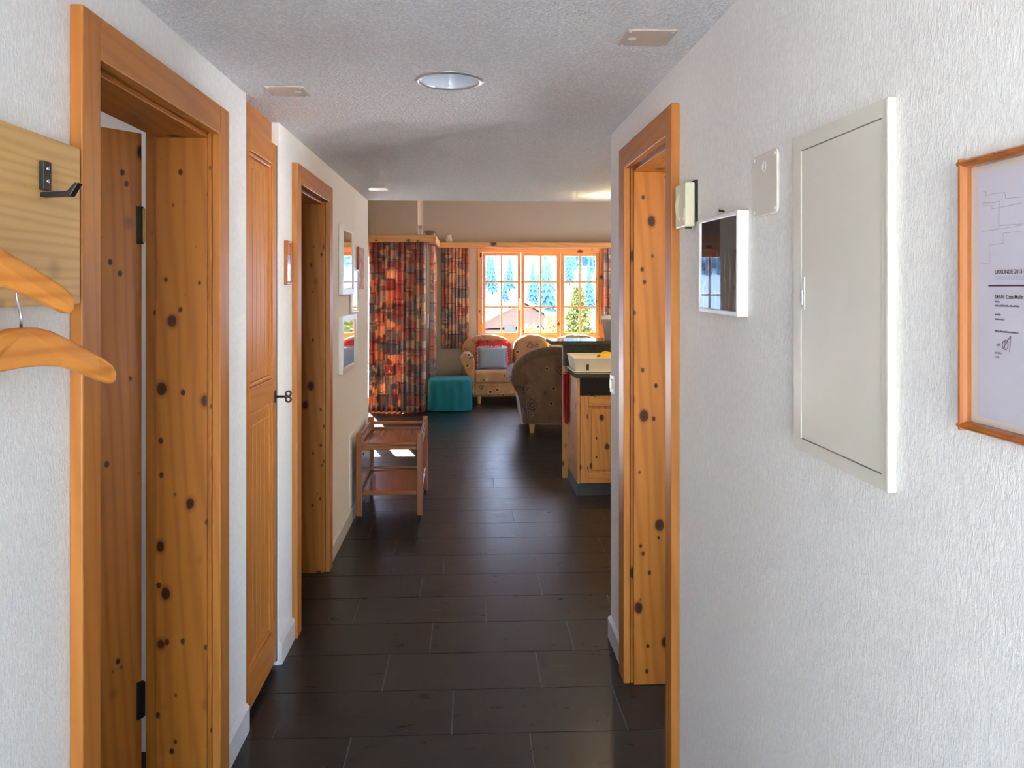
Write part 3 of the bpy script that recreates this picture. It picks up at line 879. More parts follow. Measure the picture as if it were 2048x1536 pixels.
def rrect(cx_, cy_, w, h, r, n=5):
    pts = []
    for qx, qy, a0 in ((1, 1, 0), (-1, 1, pi/2), (-1, -1, pi), (1, -1, 3*pi/2)):
        for i in range(n+1):
            a = a0+pi/2*i/n
            pts.append((cx_+qx*(w/2-r)+r*math.cos(a), cy_+qy*(h/2-r)+r*math.sin(a)))
    return pts
wp = thing('cover_plate', 'rounded white cover plate on the wall between picture and fuse box', 'cover plate', (XR, 1.615, 1.665))
MB().prism(rrect(1.612, 1.731, .136, .130, .014), 'x', XR, XR-.005).build('plate', 'cover_plastic', wp, bevel=.0015)
for yy, zz in ((1.556, 1.787), (1.668, 1.787), (1.556, 1.676), (1.668, 1.676)):
    MB().lathe([(0, -.0065), (.004, -.006), (.0045, -.005)], (XR, yy, zz), 10, 'x').build('screw', 'white_lacquer', wp)
MB().lathe([(.0, -.0052), (.009, -.0052), (.0105, -.0064), (.012, -.005)], (XR, 1.612, 1.768), 18, 'x').build('knockout', 'white_lacquer', wp, smooth=True)
def ceiling_plate(label, x0, x1, y0, y1, kx):
    cxx, cyy = (x0+x1)/2, (y0+y1)/2
    t = thing('ceiling_cover_plate', label, 'cover plate', (cxx, cyy, ZC-.005))
    MB().prism(rrect(cxx, cyy, x1-x0, y1-y0, .01), 'z', ZC-.005, ZC).build('plate', 'beige_plastic', t, bevel=.0015)
    for qx in (-1, 1):
        for qy in (-1, 1):
            MB().lathe([(0, -.0065), (.004, -.006), (.0045, -.005)], (cxx+qx*(x1-x0)*.42, cyy+qy*(y1-y0)*.42, ZC), 10).build('screw', 'white_lacquer', t)
    MB().lathe([(0, -.0052), (.009, -.0052), (.0105, -.0064), (.012, -.005)], (cxx+kx, cyy, ZC), 18).build('knockout', 'white_lacquer', t, smooth=True)
ceiling_plate('square ceiling cover plate above the pine cupboard', -.672, -.543, 2.615, 2.745, .035)
ceiling_plate('square ceiling cover plate above the right-hand doorway', .408, .540, 2.003, 2.135, -.04)
ceiling_plate('small square ceiling cover plate above the mirrors', -.668, -.54, 5.24, 5.37, 0)

# picture on right wall
pc = framed('glazed_picture', 'white box framed dark picture under glass beside the door chime', 'picture', -1, XR, 1.716, 2.012, 1.453, 1.690, .026, .011, 'white_lacquer', 'print', 'dark_art_print', 'picture_glass')
pc.rotation_euler = (math.radians(.8), 0, 0)
MB().tube([(XR, 1.885, 1.700), (XR-.012, 1.885, 1.702)], .0022, 8).lathe([(0, -.014), (.004, -.013), (.004, -.012)], (XR, 1.885, 1.702), 10, 'x').build('nail', 'black_metal', pc)

# door chime
ch = thing('door_chime', 'ivory plastic door chime box with curved relief beside the right door frame', 'door chime', (XR, 2.157, 1.68))
B(XR, XR-.006, 2.10, 2.19, 1.695, 1.808).build('back_plate', 'black_plastic', ch)
B(XR-.006, .587, 2.107, 2.207, 1.682, 1.802).build('housing', 'ivory_plastic', ch, bevel=.003)
def crescent(cy_, cz_, r0, r1, a0, a1, x0, x1):
    mb = MB(); n = 18
    def fn(u, v):
        a = a0+(a1-a0)*u; w = math.sin(pi*u)
        r = r0+(r1-r0)*v*w
        bulge = math.sin(pi*v)*w
        return (x0+(x1-x0)*bulge, cy_+r*math.cos(a), cz_+r*math.sin(a))
    mb.grid(fn, n, 6); return mb
crescent(2.150, 1.742, .030, .052, -1.9, 1.9, .5872, .582).build('relief_curve', 'ivory_plastic', ch, smooth=True)
crescent(2.140, 1.720, .018, .034, 2.2, 4.4, .5872, .583).build('relief_curve', 'ivory_plastic', ch, smooth=True)
B(.61, .595, 2.125, 2.137, 1.678, 1.682).build('terminal', 'black_plastic', ch)

# light switch
ls = thing('light_switch', 'white light switch plate beside the right wall end', 'light switch', (XR, 3.345, 1.065))
B(XR, XR-.007, 3.30, 3.385, 1.065, 1.145).build('plate', 'cover_plastic', ls, bevel=.003)
B(XR-.007, XR-.012, 3.32, 3.365, 1.085, 1.125).build('rocker', 'white_lacquer', ls, bevel=.002)

# framed certificate with print
ce = thing('framed_certificate', 'framed paper certificate in a brown wooden frame beside the fuse box', 'certificate', (XR, .86, 1.338))
cy0, cy1, cz0, cz1, fwd = .735, .952, 1.340, 1.674, .0115
def rounded_bar(y0, y1, z0, z1, vert):
    n = 8; mb = MB()
    prof = []
    for i in range(n+1):
        a = pi*i/n; prof.append((-math.cos(a), math.sin(a)))
    if vert:
        c_, h_ = (y0+y1)/2, (y1-y0)/2
        mb.prism([(XR-.013*p[1]-.003, c_+h_*p[0]) for p in prof]+[(XR, y1), (XR, y0)], 'z', z0, z1)
    else:
        c_, h_ = (z0+z1)/2, (z1-z0)/2
        mb.prism([(XR-.013*p[1]-.003, c_+h_*p[0]) for p in prof]+[(XR, z1), (XR, z0)], 'y', y0, y1)
    return mb
for a in ((cy0, cy0+fwd, cz0, cz1, True), (cy1-fwd, cy1, cz0, cz1, True), (cy0, cy1, cz0, cz0+fwd, False), (cy0, cy1, cz1-fwd, cz1, False)):
    rounded_bar(*a).build('frame_bar', 'picture_frame_wood', ce, smooth=False, bevel=.001)
B(XR, XR-.003, cy0+.006, cy1-.006, cz0+.006, cz1-.006).build('mount', 'cover_plastic', ce)
px_ = XR-.0035
pap = B(XR-.003, px_, cy0+.024, cy1-.0245, cz0+.020, cz1-.020).build('paper', 'paper', ce)
B(XR-.0062, XR-.0055, cy0+.010, cy1-.010, cz0+.010, cz1-.010).build('glass', 'picture_glass', ce)
def text_mesh(s, size, bold=0):
    cu = bpy.data.curves.new('txt', 'FONT'); cu.body = s; cu.size = size; cu.offset = bold
    o = bpy.data.objects.new('txt', cu); col.objects.link(o)
    bpy.context.view_layer.update()
    me = bpy.data.meshes.new_from_object(o.evaluated_get(bpy.context.evaluated_depsgraph_get()))
    bpy.data.objects.remove(o)
    return me
def cert_text(s, size, y, z, mat, bold=0, name='lettering'):
    me = text_mesh(s, size, bold)
    org = ce.location
    me.transform(Matrix(((0, 0, -1, px_-.0004-org.x), (-1, 0, 0, y-org.y), (0, 1, 0, z-org.z), (0, 0, 0, 1))))
    me.materials.clear(); me.materials.append(MATS[mat])
    o = bpy.data.objects.new(name, me); col.objects.link(o); o.parent = pap
    return o
def zpx(py, px):   # height on the certificate plane of a photograph point
    r = (px-CX)/F_PX; dx = r*math.cos(YAW)+math.sin(YAW)
    return EYE-(py-CY)/F_PX*(px_/dx)
def ypx(px):
    r = (px-CX)/F_PX; dx = r*math.cos(YAW)+math.sin(YAW); dy = math.cos(YAW)-r*math.sin(YAW)
    return dy*px_/dx
cert_text('URKUNDE 2013 - 2', .0066, ypx(1990), zpx(548, 1990), 'ink_dark', .00012)
cert_text('FERIENWOHNUNG', .0066, ypx(1990), zpx(560, 1990), 'ink_pale')
B(px_, px_-.0003, cy0+.03, ypx(1977), zpx(573, 1977), zpx(570, 1977)).build('rule_line', 'ink_purple', pap)
cert_text('243.01 Casa Mulin', .0064, ypx(1990), zpx(597, 1990), 'ink_dark', .00012)
for py, w in ((605, .008), (613, .040), (631, .010), (640, .016), (664, .040), (707, .012), (715, .008)):
    # small print, unreadable in the photograph: rows of short strokes
    mb = MB(); y = ypx(1990); z = zpx(py, 1990); rnd = random.Random(py)
    yy = y
    while yy > y-w:
        l = rnd.uniform(.0006, .0018)
        mb.box(px_, px_-.0003, yy-l, yy, z, z+rnd.uniform(.0016, .0026)); yy -= l+.0006
    mb.build('small_print', 'ink_grey', pap)
sg = MB(); pts = []
for i in range(26):
    a = i/25*pi*3.2
    pts.append((px_-.0004, ypx(2008)-.004*math.cos(a)-.00022*i, zpx(690, 2008)+.0045*math.sin(a)*(1+.02*i)))
sg.tube(pts, .00028, 4)
sg.tube([(px_-.0004, ypx(2006), zpx(698, 2006)), (px_-.0004, ypx(2022), zpx(672, 2022)), (px_-.0004, ypx(2020), zpx(704, 2020))], .0003, 4)
sg.tube([(px_-.0004, ypx(1994), zpx(688, 1994)), (px_-.0004, ypx(1996), zpx(692, 1996)), (px_-.0004, ypx(1998), zpx(686, 1998)), (px_-.0004, ypx(2001), zpx(692, 2001))], .0003, 4)
sg.build('signature', 'ink_dark', pap)
pl = MB()
def pline(*p):
    for (a, b), (c, d) in zip(p, p[1:]):
        pl.tube([(px_-.0003, ypx(a), zpx(b, a)), (px_-.0003, ypx(c), zpx(d, c))], .0003, 4)
pline((1966, 383), (1972, 383), (1972, 392), (1984, 388), (2010, 385), (2012, 397), (2044, 394))
pline((1965, 412), (1984, 411), (1984, 418), (2044, 406))
pline((1966, 406), (1988, 406), (2000, 402), (2000, 455))
pline((1965, 463), (2002, 458), (2046, 450))
pline((1965, 527), (1980, 526), (1980, 490), (2008, 486), (2008, 466), (2046, 462))
pline((1998, 417), (1998, 452), (2046, 448))
pl.build('line_drawing', 'ink_pale', pap)

# ---------------------------------------------------------------- ceiling lamps
dlp = thing('recessed_downlight', 'unlit round recessed ceiling downlight in the hallway', 'ceiling lamp', (-.057, 2.53, ZC-.004))
MB().lathe([(.092, .002), (.092, -.004), (.100, -.006), (.110, -.003), (.112, .0), (.092, .002)], (-.057, 2.53, ZC), 48).build('trim_ring', 'lamp_trim', dlp, smooth=True)
MB().lathe([(.0915, .0), (.088, .02), (.076, .07), (.060, .105), (.0, .11)], (-.057, 2.53, ZC), 48).build('reflector', 'lamp_reflector', dlp, smooth=True)
MB().lathe([(.035, .108), (.035, .085), (.028, .075), (.0, .07)], (-.057, 2.53, ZC), 24).build('bulb', 'white_ceramic', dlp, smooth=True)
for lx, ly, lw, lab in ((1.01, 5.62, .9, 'small lit ceiling spotlight above the dish rack'), (1.75, 5.0, 3.0, 'added unseen ceiling spotlight over the middle of the kitchen'), (2.5, 4.4, 3.0, 'added unseen ceiling spotlight deep in the kitchen')):  # the two deeper spots are unseen, added to warm the left wall
    kl = thing('kitchen_spotlight', lab, 'ceiling lamp', (lx, ly, ZC-.012), group='kitchen ceiling spotlights')
    MB().lathe([(.045, 0), (.048, -.006), (.036, -.012), (.032, -.004)], (lx, ly, ZC), 24).build('trim_ring', 'lamp_trim', kl, smooth=True)
    MB().lathe([(.032, -.006), (.0, -.007)], (lx, ly, ZC), 24).build('bulb_face', 'lamp_glow', kl)
    ld = bpy.data.lights.new('spot_glow', 'POINT'); ld.energy = lw; ld.color = (1, .72, .42); ld.shadow_soft_size = .04
    lo_ = bpy.data.objects.new('spot_glow', ld); lo_.location = (0, 0, -.06); lo_.parent = kl; col.objects.link(lo_)

# ================================================================ LIVING ROOM
# pelmets
PZ0, PZ1 = 2.066, 2.15
pe = thing('curtain_pelmet', 'orange pine curtain pelmet over the terrace window, wrapping the corner', 'pelmet', (-2, 9.5, PZ0))
B(-3.55, -.41, 9.5, 9.525, PZ0, PZ1).build('front_board', 'window_pine_X', pe, bevel=.003)
B(-.41, -.385, 9.5, 10.75, PZ0, PZ1).build('side_board', 'window_pine_Y', pe, bevel=.003)
B(-3.55, -.41, 9.525, YF1, PZ1-.022, PZ1-.002).build('top_board', 'window_pine_X', pe)
B(XJ, -.41, YF1, YF2, PZ1-.022, PZ1-.002).build('top_board', 'window_pine_Y', pe)
B(-3.55, -.41, 9.60, 9.63, PZ1-.04, PZ1-.022).build('curtain_track', 'white_lacquer', pe)
pe2 = thing('curtain_pelmet', 'orange pine curtain pelmet running above the three-part window', 'pelmet', (1, 10.75, PZ0))
B(-.383, 3.3, 10.75, 10.775, PZ0, PZ1-.012).build('front_board', 'window_pine_X', pe2, bevel=.003)
B(-.383, 3.3, 10.775, YF2, PZ1-.034, PZ1-.014).build('top_board', 'window_pine_X', pe2)

def curtain(label, p0, p1, z0, z1, folds, amp, seed, group='patterned curtains'):
    """pleated cloth from p0 to p1 (plan), hanging z1..z0"""
    rnd = random.Random(seed)
    p0, p1 = Vector(p0), Vector(p1); d = (p1-p0); L = d.length; d.normalize(); nrm = Vector((d.y, -d.x))
    ph = [rnd.uniform(-.5, .5) for _ in range(folds+2)]
    am = [rnd.uniform(.65, 1.15) for _ in range(folds+2)]
    nu = folds*16; nv = 26
    stretch = 1.3
    def fn(u, v):
        k = u*folds; i = int(min(k, folds-1)); fr = k-i
        a = am[i]*(1-fr)+am[i+1]*fr
        p = ph[i]*(1-fr)+ph[i+1]*fr
        spread = 1-.10*math.sin(pi*min(1, v*1.0))*0
        kk = k+.18*p*(1-v)
        off = amp*(2*a*abs(math.sin(pi*kk))**.6-1)*(.62+.38*(1-v))+.010*math.sin(7*u+3*v+seed)
        if v > .965: off = amp*.35*math.sin(4*pi*k)
        s = L*u + .12*amp*math.sin(4*pi*k+p)*(1-v)
        q = p0+d*s+nrm*off
        zz = z0+(z1-z0)*v
        return (q.x, q.y, zz)
    mb = MB().grid(fn, nu, nv, lambda u, v: (u*L*stretch, v*(z1-z0)))
    t = thing('curtain', label, 'curtain', ((p0.x+p1.x)/2, (p0.y+p1.y)/2, z0), group=group)
    mb.build('cloth', 'patchwork_curtain', t, smooth=True, solid=.003)
    hooks = MB()
    for i in range(folds+1):
        q = p0+d*(L*i/folds)
        hooks.box(q.x-.004, q.x+.004, q.y-.004, q.y+.004, z1-.005, z1+.022)
    hooks.build('glider_row', 'white_lacquer', t)
    return t
curtain('long red patchwork curtain reaching the floor in front of the terrace window', (-1.21, 9.635), (-.515, 9.625), .012, 2.085, 11, .062, 3)
curtain('floor-length patchwork curtain in shade along the return wall behind the pouf', (-.48, 10.25), (-.45, 10.72), .012, 2.09, 6, .04, 5)
curtain('short red patchwork curtain hanging left of the three-part window', (-.375, 10.94), (.01, 10.94), .675, 2.09, 8, .028, 9)
curtain('short red patchwork curtain at the right side of the three-part window', (1.90, 10.94), (2.3, 10.94), .675, 2.09, 8, .028, 12)
wd_ = thing('curtain_wand', 'thin white curtain draw wand hanging beside the long curtain', 'curtain wand', (-.47, 9.62, 1.03))
MB().tube([(-.487, 9.60, 2.08), (-.487, 9.60, 1.20)], .004, 8).build('rod', 'white_lacquer', wd_, smooth=True)
MB().tube([(-.487, 9.60, 1.20), (-.487, 9.60, 1.03)], .010, 10).build('grip', 'white_lacquer', wd_, smooth=True)

# things on the pelmets
gb = MB().lathe([(.0, 0), (.045, 0), (.05, .008), (.074, .066), (.071, .066), (.047, .011), (0, .006)], (-.46, 9.62, PZ1-.002), 28)
tag(gb.build('glass_bowl', 'bowl_glass', smooth=True), 'clear glass bowl on top of the terrace window pelmet', 'bowl')
gc = MB().lathe([(0, 0), (.035, 0), (.035, .006), (.008, .014), (.008, .07), (.022, .085), (.024, .13), (.020, .13), (.018, .09), (0, .085)], (-.585, 9.64, PZ1-.002), 20)
tag(gc.build('glass_candlestick', 'bowl_glass', smooth=True), 'small clear glass candle holder beside the glass bowl', 'candle holder')
mg = thing('ceramic_jug', 'small pale ceramic jug on the pelmet left of the window', 'jug', (-.26, 10.85, PZ1-.014))
MB().lathe([(0, 0), (.038, 0), (.044, .02), (.040, .06), (.030, .085), (.036, .105), (.032, .105), (.026, .085), (0, .07)], (-.26, 10.85, PZ1-.014), 22).build('jug_body', 'cream_plastic', mg, smooth=True)
MB().tube([(-.292, 10.85, PZ1+.075), (-.315, 10.85, PZ1+.07), (-.318, 10.85, PZ1+.04), (-.298, 10.85, PZ1+.015)], .006, 8).build('jug_handle', 'cream_plastic', mg, smooth=True)

# ---------------------------------------------------------------- sofa (faces -Y)
def arc_back(x0, x1, zb, zs, zt, n=18):
    """arched outline of a backrest in (x,z)"""
    pts = [(x0, zb), (x1, zb)]
    for i in range(n+1):
        a = pi*i/n
        pts.append(((x0+x1)/2+(x1-x0)/2*math.cos(a), zs+(zt-zs)*math.sin(a)**.75))
    return pts
def arm_profile(inner, sgn, zb=.11):
    """rolled flaring arm, section in (x,z); inner = x of inner face, sgn = outward direction"""
    q = [(0, zb), (.055, zb), (.075, .25), (.10, .38), (.145, .47), (.185, .535), (.19, .59), (.165, .64), (.115, .665), (.06, .655), (.02, .62), (0, .56)]
    p = [(inner+sgn*a, z) for a, z in q]
    return p if sgn > 0 else p[::-1]
SY0, SY1 = 10.27, 10.88
so = thing('sofa', 'tan patterned three-seat sofa with arched back cushions under the window', 'sofa', (.86, 10.6, 0))
SX0, SX1 = .085, 1.66
sw = (SX1-SX0)/3
B(SX0, SX1, SY0+.02, SY1-.02, .105, .27).build('base', 'sofa_fabric', so, bevel=.02, seg=3)
for i in range(3):
    a = SX0+sw*i
    B(a+.003, a+sw-.003, SY0, SY1-.20, .272, .43).build('seat_cushion', 'sofa_fabric', so, bevel=.035, seg=4)
    e0 = -.17 if i == 0 else .003; e1 = .17 if i == 2 else -.003
    x0, x1 = a+e0, a+sw+e1
    zs = .66
    bk_ = MB().prism(arc_back(x0, x1, .30, zs, .88), 'y', SY1-.21, SY1-.02).build('back_cushion', 'sofa_fabric', so, bevel=.05, seg=4)
for s_, x in ((-1, SX0), (1, SX1)):
    MB().prism(arm_profile(x, s_), 'y', SY0+.01, SY1-.10).build('armrest', 'sofa_ribbed', so, bevel=.03, seg=4)
    MB().prism(arm_profile(x, s_, .13), 'y', SY0-.006, SY0+.05).build('arm_front', 'sofa_fabric', so, bevel=.02, seg=3)
for x in (SX0+.06, SX1-.06):
    for y in (SY0+.07, SY1-.10):
        MB().lathe([(0, 0), (.022, 0), (.034, .105), (0, .105)], (x, y, .001), 16).build('leg', 'leg_wood', so, smooth=False)

# ---------------------------------------------------------------- armchair (faces +Y, back to the hall)
ac = thing('armchair', 'brown patterned armchair with rolled arms, its back to the hall', 'armchair', (.90, 8.6, 0))
AX0, AX1, AY0, AY1 = .625, 1.18, 8.17, 8.98
B(AX0-.055, AX1+.055, AY0+.03, AY1-.02, .098, .27).build('base', 'armchair_fabric', ac, bevel=.02, seg=3)
B(AX0, AX1, AY0+.15, AY1, .272, .43).build('seat_cushion', 'armchair_fabric', ac, bevel=.035, seg=4)
def chair_outline(g=0):
    x0, x1 = AX0-.065+g, AX1+.065-g; c_ = (x0+x1)/2
    pts = [(x0+.03, .10), (x1-.03, .10), (x1, .45)]
    n = 20
    w = (x1-x0)/2+.095
    for i in range(n+1):
        a = pi*i/n
        pts.append((c_+w*math.cos(a)*(1-.05*math.sin(a)), .60+(.285-g)*math.sin(a)**.8))
    pts.append((x0, .45))
    return pts
MB().prism(chair_outline(.035), 'y', AY0, AY0+.06).build('back_panel', 'armchair_fabric', ac, bevel=.015, seg=3)
MB().prism(chair_outline(.0), 'y', AY0+.03, AY0+.20).build('backrest', 'armchair_fabric', ac, bevel=.06, seg=5)
arch = []
for i in range(25):
    a = pi*i/24
    c_ = (AX0+AX1)/2; w = (AX1-AX0)/2+.065+.095-.045
    arch.append((c_+w*math.cos(a)*(1-.05*math.sin(a)), AY0+.055, .60+(.285-.045)*math.sin(a)**.8))
MB().tube(arch, .062, 14).build('top_roll', 'armchair_ribbed', ac, smooth=True)
for s_, x in ((-1, AX0), (1, AX1)):
    MB().prism(arm_profile(x, s_, .105), 'y', AY0+.05, AY1-.03).build('armrest', 'armchair_ribbed', ac, bevel=.03, seg=4)
    sc_ = [(x+s_*(.055+.10*math.cos(t)*1.0+.03), .565+.088*math.sin(t)) for t in [2*pi*k/20 for k in range(20)]]
    MB().prism(sc_, 'y', AY0-.012, AY0+.09).build('arm_scroll', 'armchair_ribbed', ac, bevel=.03, seg=4)
for x in (AX0+.045, AX1-.045):
    for y in (AY0+.06, AY1-.09):
        MB().lathe([(0, 0), (.022, 0), (.034, .10), (0, .10)], (x, y, .0), 16).build('leg', 'leg_wood', ac)

# ---------------------------------------------------------------- cushions
def cushion(name, label, c, w, h, t, tilt, rotz, mat, fringe, fmat, seed):
    T = thing(name, label, 'cushion', c, rotz)
    mb = MB(); n = 14
    R = Matrix.Rotation(tilt, 3, 'X')
    def surf(sgn):
        def fn(u, v):
            a, b = 2*u-1, 2*v-1
            prof = (max(0, 1-a*a)*max(0, 1-b*b))**.38
            pin = 1-.07*(1-abs(a)**2)*(abs(b)**6)-0
            pin2 = 1-.07*(1-abs(b)**2)*(abs(a)**6)
            p = Vector((a*w/2*pin2, sgn*t/2*prof, b*h/2*pin))
            p = R@p
            return (p.x, p.y, p.z+h/2)
        return fn
    mb.grid(surf(-1), n, n).grid(surf(1), n, n)
    body = mb.build('pillow', mat, T, smooth=True, local=True, merge=True)
    if fringe:
        fr = MB(); rnd = random.Random(seed)
        per = 2*(w+h); k = int(per/.011)
        for i in range(k):
            s = per*i/k
            if s < w: a, b, nx, nz = s-w/2, -h/2, 0, -1
            elif s < w+h: a, b, nx, nz = w/2, s-w-h/2, 1, 0
            elif s < 2*w+h: a, b, nx, nz = w/2-(s-w-h), h/2, 0, 1
            else: a, b, nx, nz = -w/2, h/2-(s-2*w-h), -1, 0
            if nz < 0: continue
            a *= .97; b *= .97
            ln = fringe*rnd.uniform(.7, 1.2)
            p0 = R@Vector((a, 0, b)); p1 = R@Vector((a+nx*ln+rnd.uniform(-.006, .006), rnd.uniform(-.006, .006), b+nz*ln+rnd.uniform(-.006, .006)))
            fr.tube([(p0.x, p0.y, p0.z+h/2), (p1.x, p1.y, p1.z+h/2)], [.004, .0028], 4)
        o = fr.build('fringe', fmat, body, local=True); o['kind'] = 'stuff'
    return T
cushion('cushion', 'red fringed cushion behind the blue-grey one on the sofa', (.345, 10.60, .435), .44, .36, .08, math.radians(-14), 0, 'red_cloth', .03, 'red_cloth', 4)
cushion('cushion', 'blue-grey cushion with pale fringe leaning in the sofa corner', (.325, 10.475, .435), .385, .30, .12, math.radians(-18), 0, 'blue_grey_cloth', .02, 'pale_fringe', 2)
cushion('cushion', 'teal and yellow patterned cushion at the other end of the sofa', (1.30, 10.58, .435), .42, .34, .12, math.radians(-14), 0, 'multicolour_cloth', 0, '', 1)

# ---------------------------------------------------------------- pouf under a teal cloth
pf = thing('covered_pouf', 'low pouf under a draped teal cloth beside the long curtain', 'pouf', (-.23, 9.92, 0))
mb = MB()
def pouf(u, v):
    # v 0..0.62 side from floor to edge, then top towards the centre
    a = 2*pi*u
    ex = 5.0
    ca, sa = math.cos(a), math.sin(a)
    r = (abs(ca)**ex+abs(sa)**ex)**(-1/ex)
    if v < .6:
        k = v/.6; z = .012+.355*k; s = 1.0+.04*(1-k)*math.sin(a*9+1)*.6+.015*math.sin(a*17)
        s *= 1-.03*k**4
    elif v < .72:
        k = (v-.6)/.12; z = .367+.022*math.sin(k*pi/2); s = .97-.05*k
    else:
        k = (v-.72)/.28; z = .389+.006*math.sin(a*3)*k*(1-k); s = .92*(1-k)
    return (-.225+.272*r*ca*s, 9.915+.285*r*sa*s, z)
mb.grid(pouf, 96, 22)
mb.build('cloth_cover', 'teal_cloth', pf, smooth=True, merge=True)
MB().prism(rrect(-.225, 9.915, .42, .45, .06), 'z', .004, .34).build('pouf_core', 'sofa_fabric', pf)

# ---------------------------------------------------------------- kitchen peninsula
kc = thing('kitchen_cabinet', 'pine kitchen base cabinet with panelled door and black strip', 'cabinet', (1.5, 5.98, 0))
KX0, KX1, KY0, KY1 = .793, 2.30, 5.685, 6.245
B(KX0, KX0+.018, KY0, KY1, .095, .862).build('side_panel', 'kitchen_pine_Z', kc, bevel=.001)
B(KX0+.018, KX1, KY0+.022, KY1, .095, .862).build('body', 'kitchen_pine_Z', kc)
B(KX0+.012, KX1, KY0+.04, KY1-.01, 0, .095).build('plinth', 'plinth_grey', kc)
B(KX0-.001, KX0+.012, KY0+.038, KY1, 0, .093).build('plinth_side', 'plinth_grey', kc)
B(KX0+.02, KX0+.60, KY0+.004, KY0+.021, .735, .858).build('control_strip', 'black_glass', kc)
x0, x1, z0, z1 = KX0+.020, KX0+.60, .098, .727
kd = B(x0, x0+.062, KY0, KY0+.020, z0, z1).build('door', 'kitchen_pine_Z', kc, bevel=.003)
B(x1-.062, x1, KY0, KY0+.020, z0, z1).build('stile', 'kitchen_pine_Z', kd, bevel=.003)
B(x0+.062, x1-.062, KY0, KY0+.020, z0, z0+.07).build('rail', 'kitchen_pine_X', kd, bevel=.003)
B(x0+.062, x1-.062, KY0, KY0+.020, z1-.07, z1).build('rail', 'kitchen_pine_X', kd, bevel=.003)
B(x0+.062, x1-.062, KY0+.012, KY0+.020, z0+.07, z1-.07).build('panel_back', 'kitchen_pine_Z', kd)
B(x0+.085, x1-.085, KY0+.005, KY0+.012, z0+.093, z1-.093).build('raised_panel', 'kitchen_pine_Z', kd, bevel=.006)
wt = thing('granite_worktop', 'dark green granite worktop under the dish rack', 'worktop', (1.5, 5.95, .864))
B(KX0-.022, KX1, KY0-.028, KY1, .864, .894).build('slab', 'granite', wt, bevel=.003)
br = thing('breakfast_bar', 'raised dark granite breakfast bar on a pine support panel', 'bar counter', (1.5, 6.27, 0))
B(.752, KX1, KY1+.002, KY1+.034, 0, 1.064).build('support_panel', 'kitchen_pine_Z', br, bevel=.002)
B(.756, KX1, KY1-.02, KY1+.001, .896, 1.064).build('upstand', 'granite', br)
B(.655, KX1, KY1-.06, KY1+.36, 1.066, 1.096).build('bar_top', 'granite', br, bevel=.004)
# dish rack
dk = thing('dish_rack', 'cream plastic dish drainer on the granite worktop', 'dish rack', (1.0, 5.95, .894))
dx0, dx1, dy0, dy1 = .80, 1.22, 5.80, 6.16
B(dx0-.025, dx1+.02, dy0-.03, dy1+.02, .8945, .902).build('drip_tray', 'cream_plastic', dk, bevel=.003)
def rack_wall(p, q, slots, z0, z1, off):
    mb = MB(); p, q = Vector(p), Vector(q)
    mb.v = [(p.x, p.y, z0), (q.x, q.y, z0), (q.x+off[1][0], q.y+off[1][1], z1), (p.x+off[0][0], p.y+off[0][1], z1)]
    mb.f = [(0, 1, 2, 3)]
    return mb
fl = .018
corners = [(dx0, dy0), (dx1, dy0), (dx1, dy1), (dx0, dy1)]
fo = [(-fl, -fl), (fl, -fl), (fl, fl), (-fl, fl)]
for i in range(4):
    j = (i+1) % 4
    rack_wall(corners[i], corners[j], 0, .903, .995, (fo[i], fo[j])).build('rack_side', 'cream_plastic', dk, solid=.004)
rim = [(c_[0]+o_[0], c_[1]+o_[1], .996) for c_, o_ in zip(corners, fo)]
MB().tube(rim+[rim[0]], .006, 6).build('rim', 'cream_plastic', dk)
B(dx0, dx1, dy0, dy1, .9025, .907).build('rack_floor', 'cream_plastic', dk)
for x in (.86, .93, 1.0, 1.07, 1.14):
    MB().tube([(x, dy0+.02, .905), (x, dy0+.03, .965), (x, dy1-.03, .965), (x, dy1-.02, .905)], .004, 6).build('divider', 'cream_plastic', dk)
B(.875, .892, dy0-.016, dy0-.002, .906, .95).build('drain_slot', 'dark_steel', dk)
yc_ = MB().grid(lambda u, v: (.985+.20*u, 5.86+.14*v, .995+.03*math.sin(pi*u)*math.sin(pi*v)+.018*math.sin(9*u+4*v)*math.sin(7*v)), 20, 14)
tag(yc_.build('dish_cloth', 'yellow_cloth', smooth=True, solid=.006), 'crumpled yellow cloth lying on the dish drainer', 'cloth')
# red towel hanging on the cabinet side
rt = MB().grid(lambda u, v: (.774-.008*math.sin(pi*3*u+v), 6.12+.10*u+.006*math.sin(8*v), .45+.39*v), 12, 12)
rt.grid(lambda u, v: (.757-.006*math.sin(pi*2*u+2*v), 6.115+.10*u, .50+.34*v), 12, 12)
rt.grid(lambda u, v: (.757+.017*v, 6.117+.10*u, .84+.008*math.sin(pi*v)), 6, 3)
tag(rt.build('kitchen_towel', 'red_cloth', smooth=True, solid=.004), 'red kitchen towel hanging at the cabinet side', 'towel')
# white pot on the bar
pt = thing('white_planter', 'white planter with a thick rim standing on the granite bar', 'planter', (1.17, 6.36, 1.096))
MB().lathe([(0, 0), (.075, 0), (.088, .15), (.100, .155), (.103, .195), (.090, .195), (.080, .15), (.0, .14)], (1.185, 6.36, 1.0965), 32).build('pot', 'white_ceramic', pt, smooth=True)

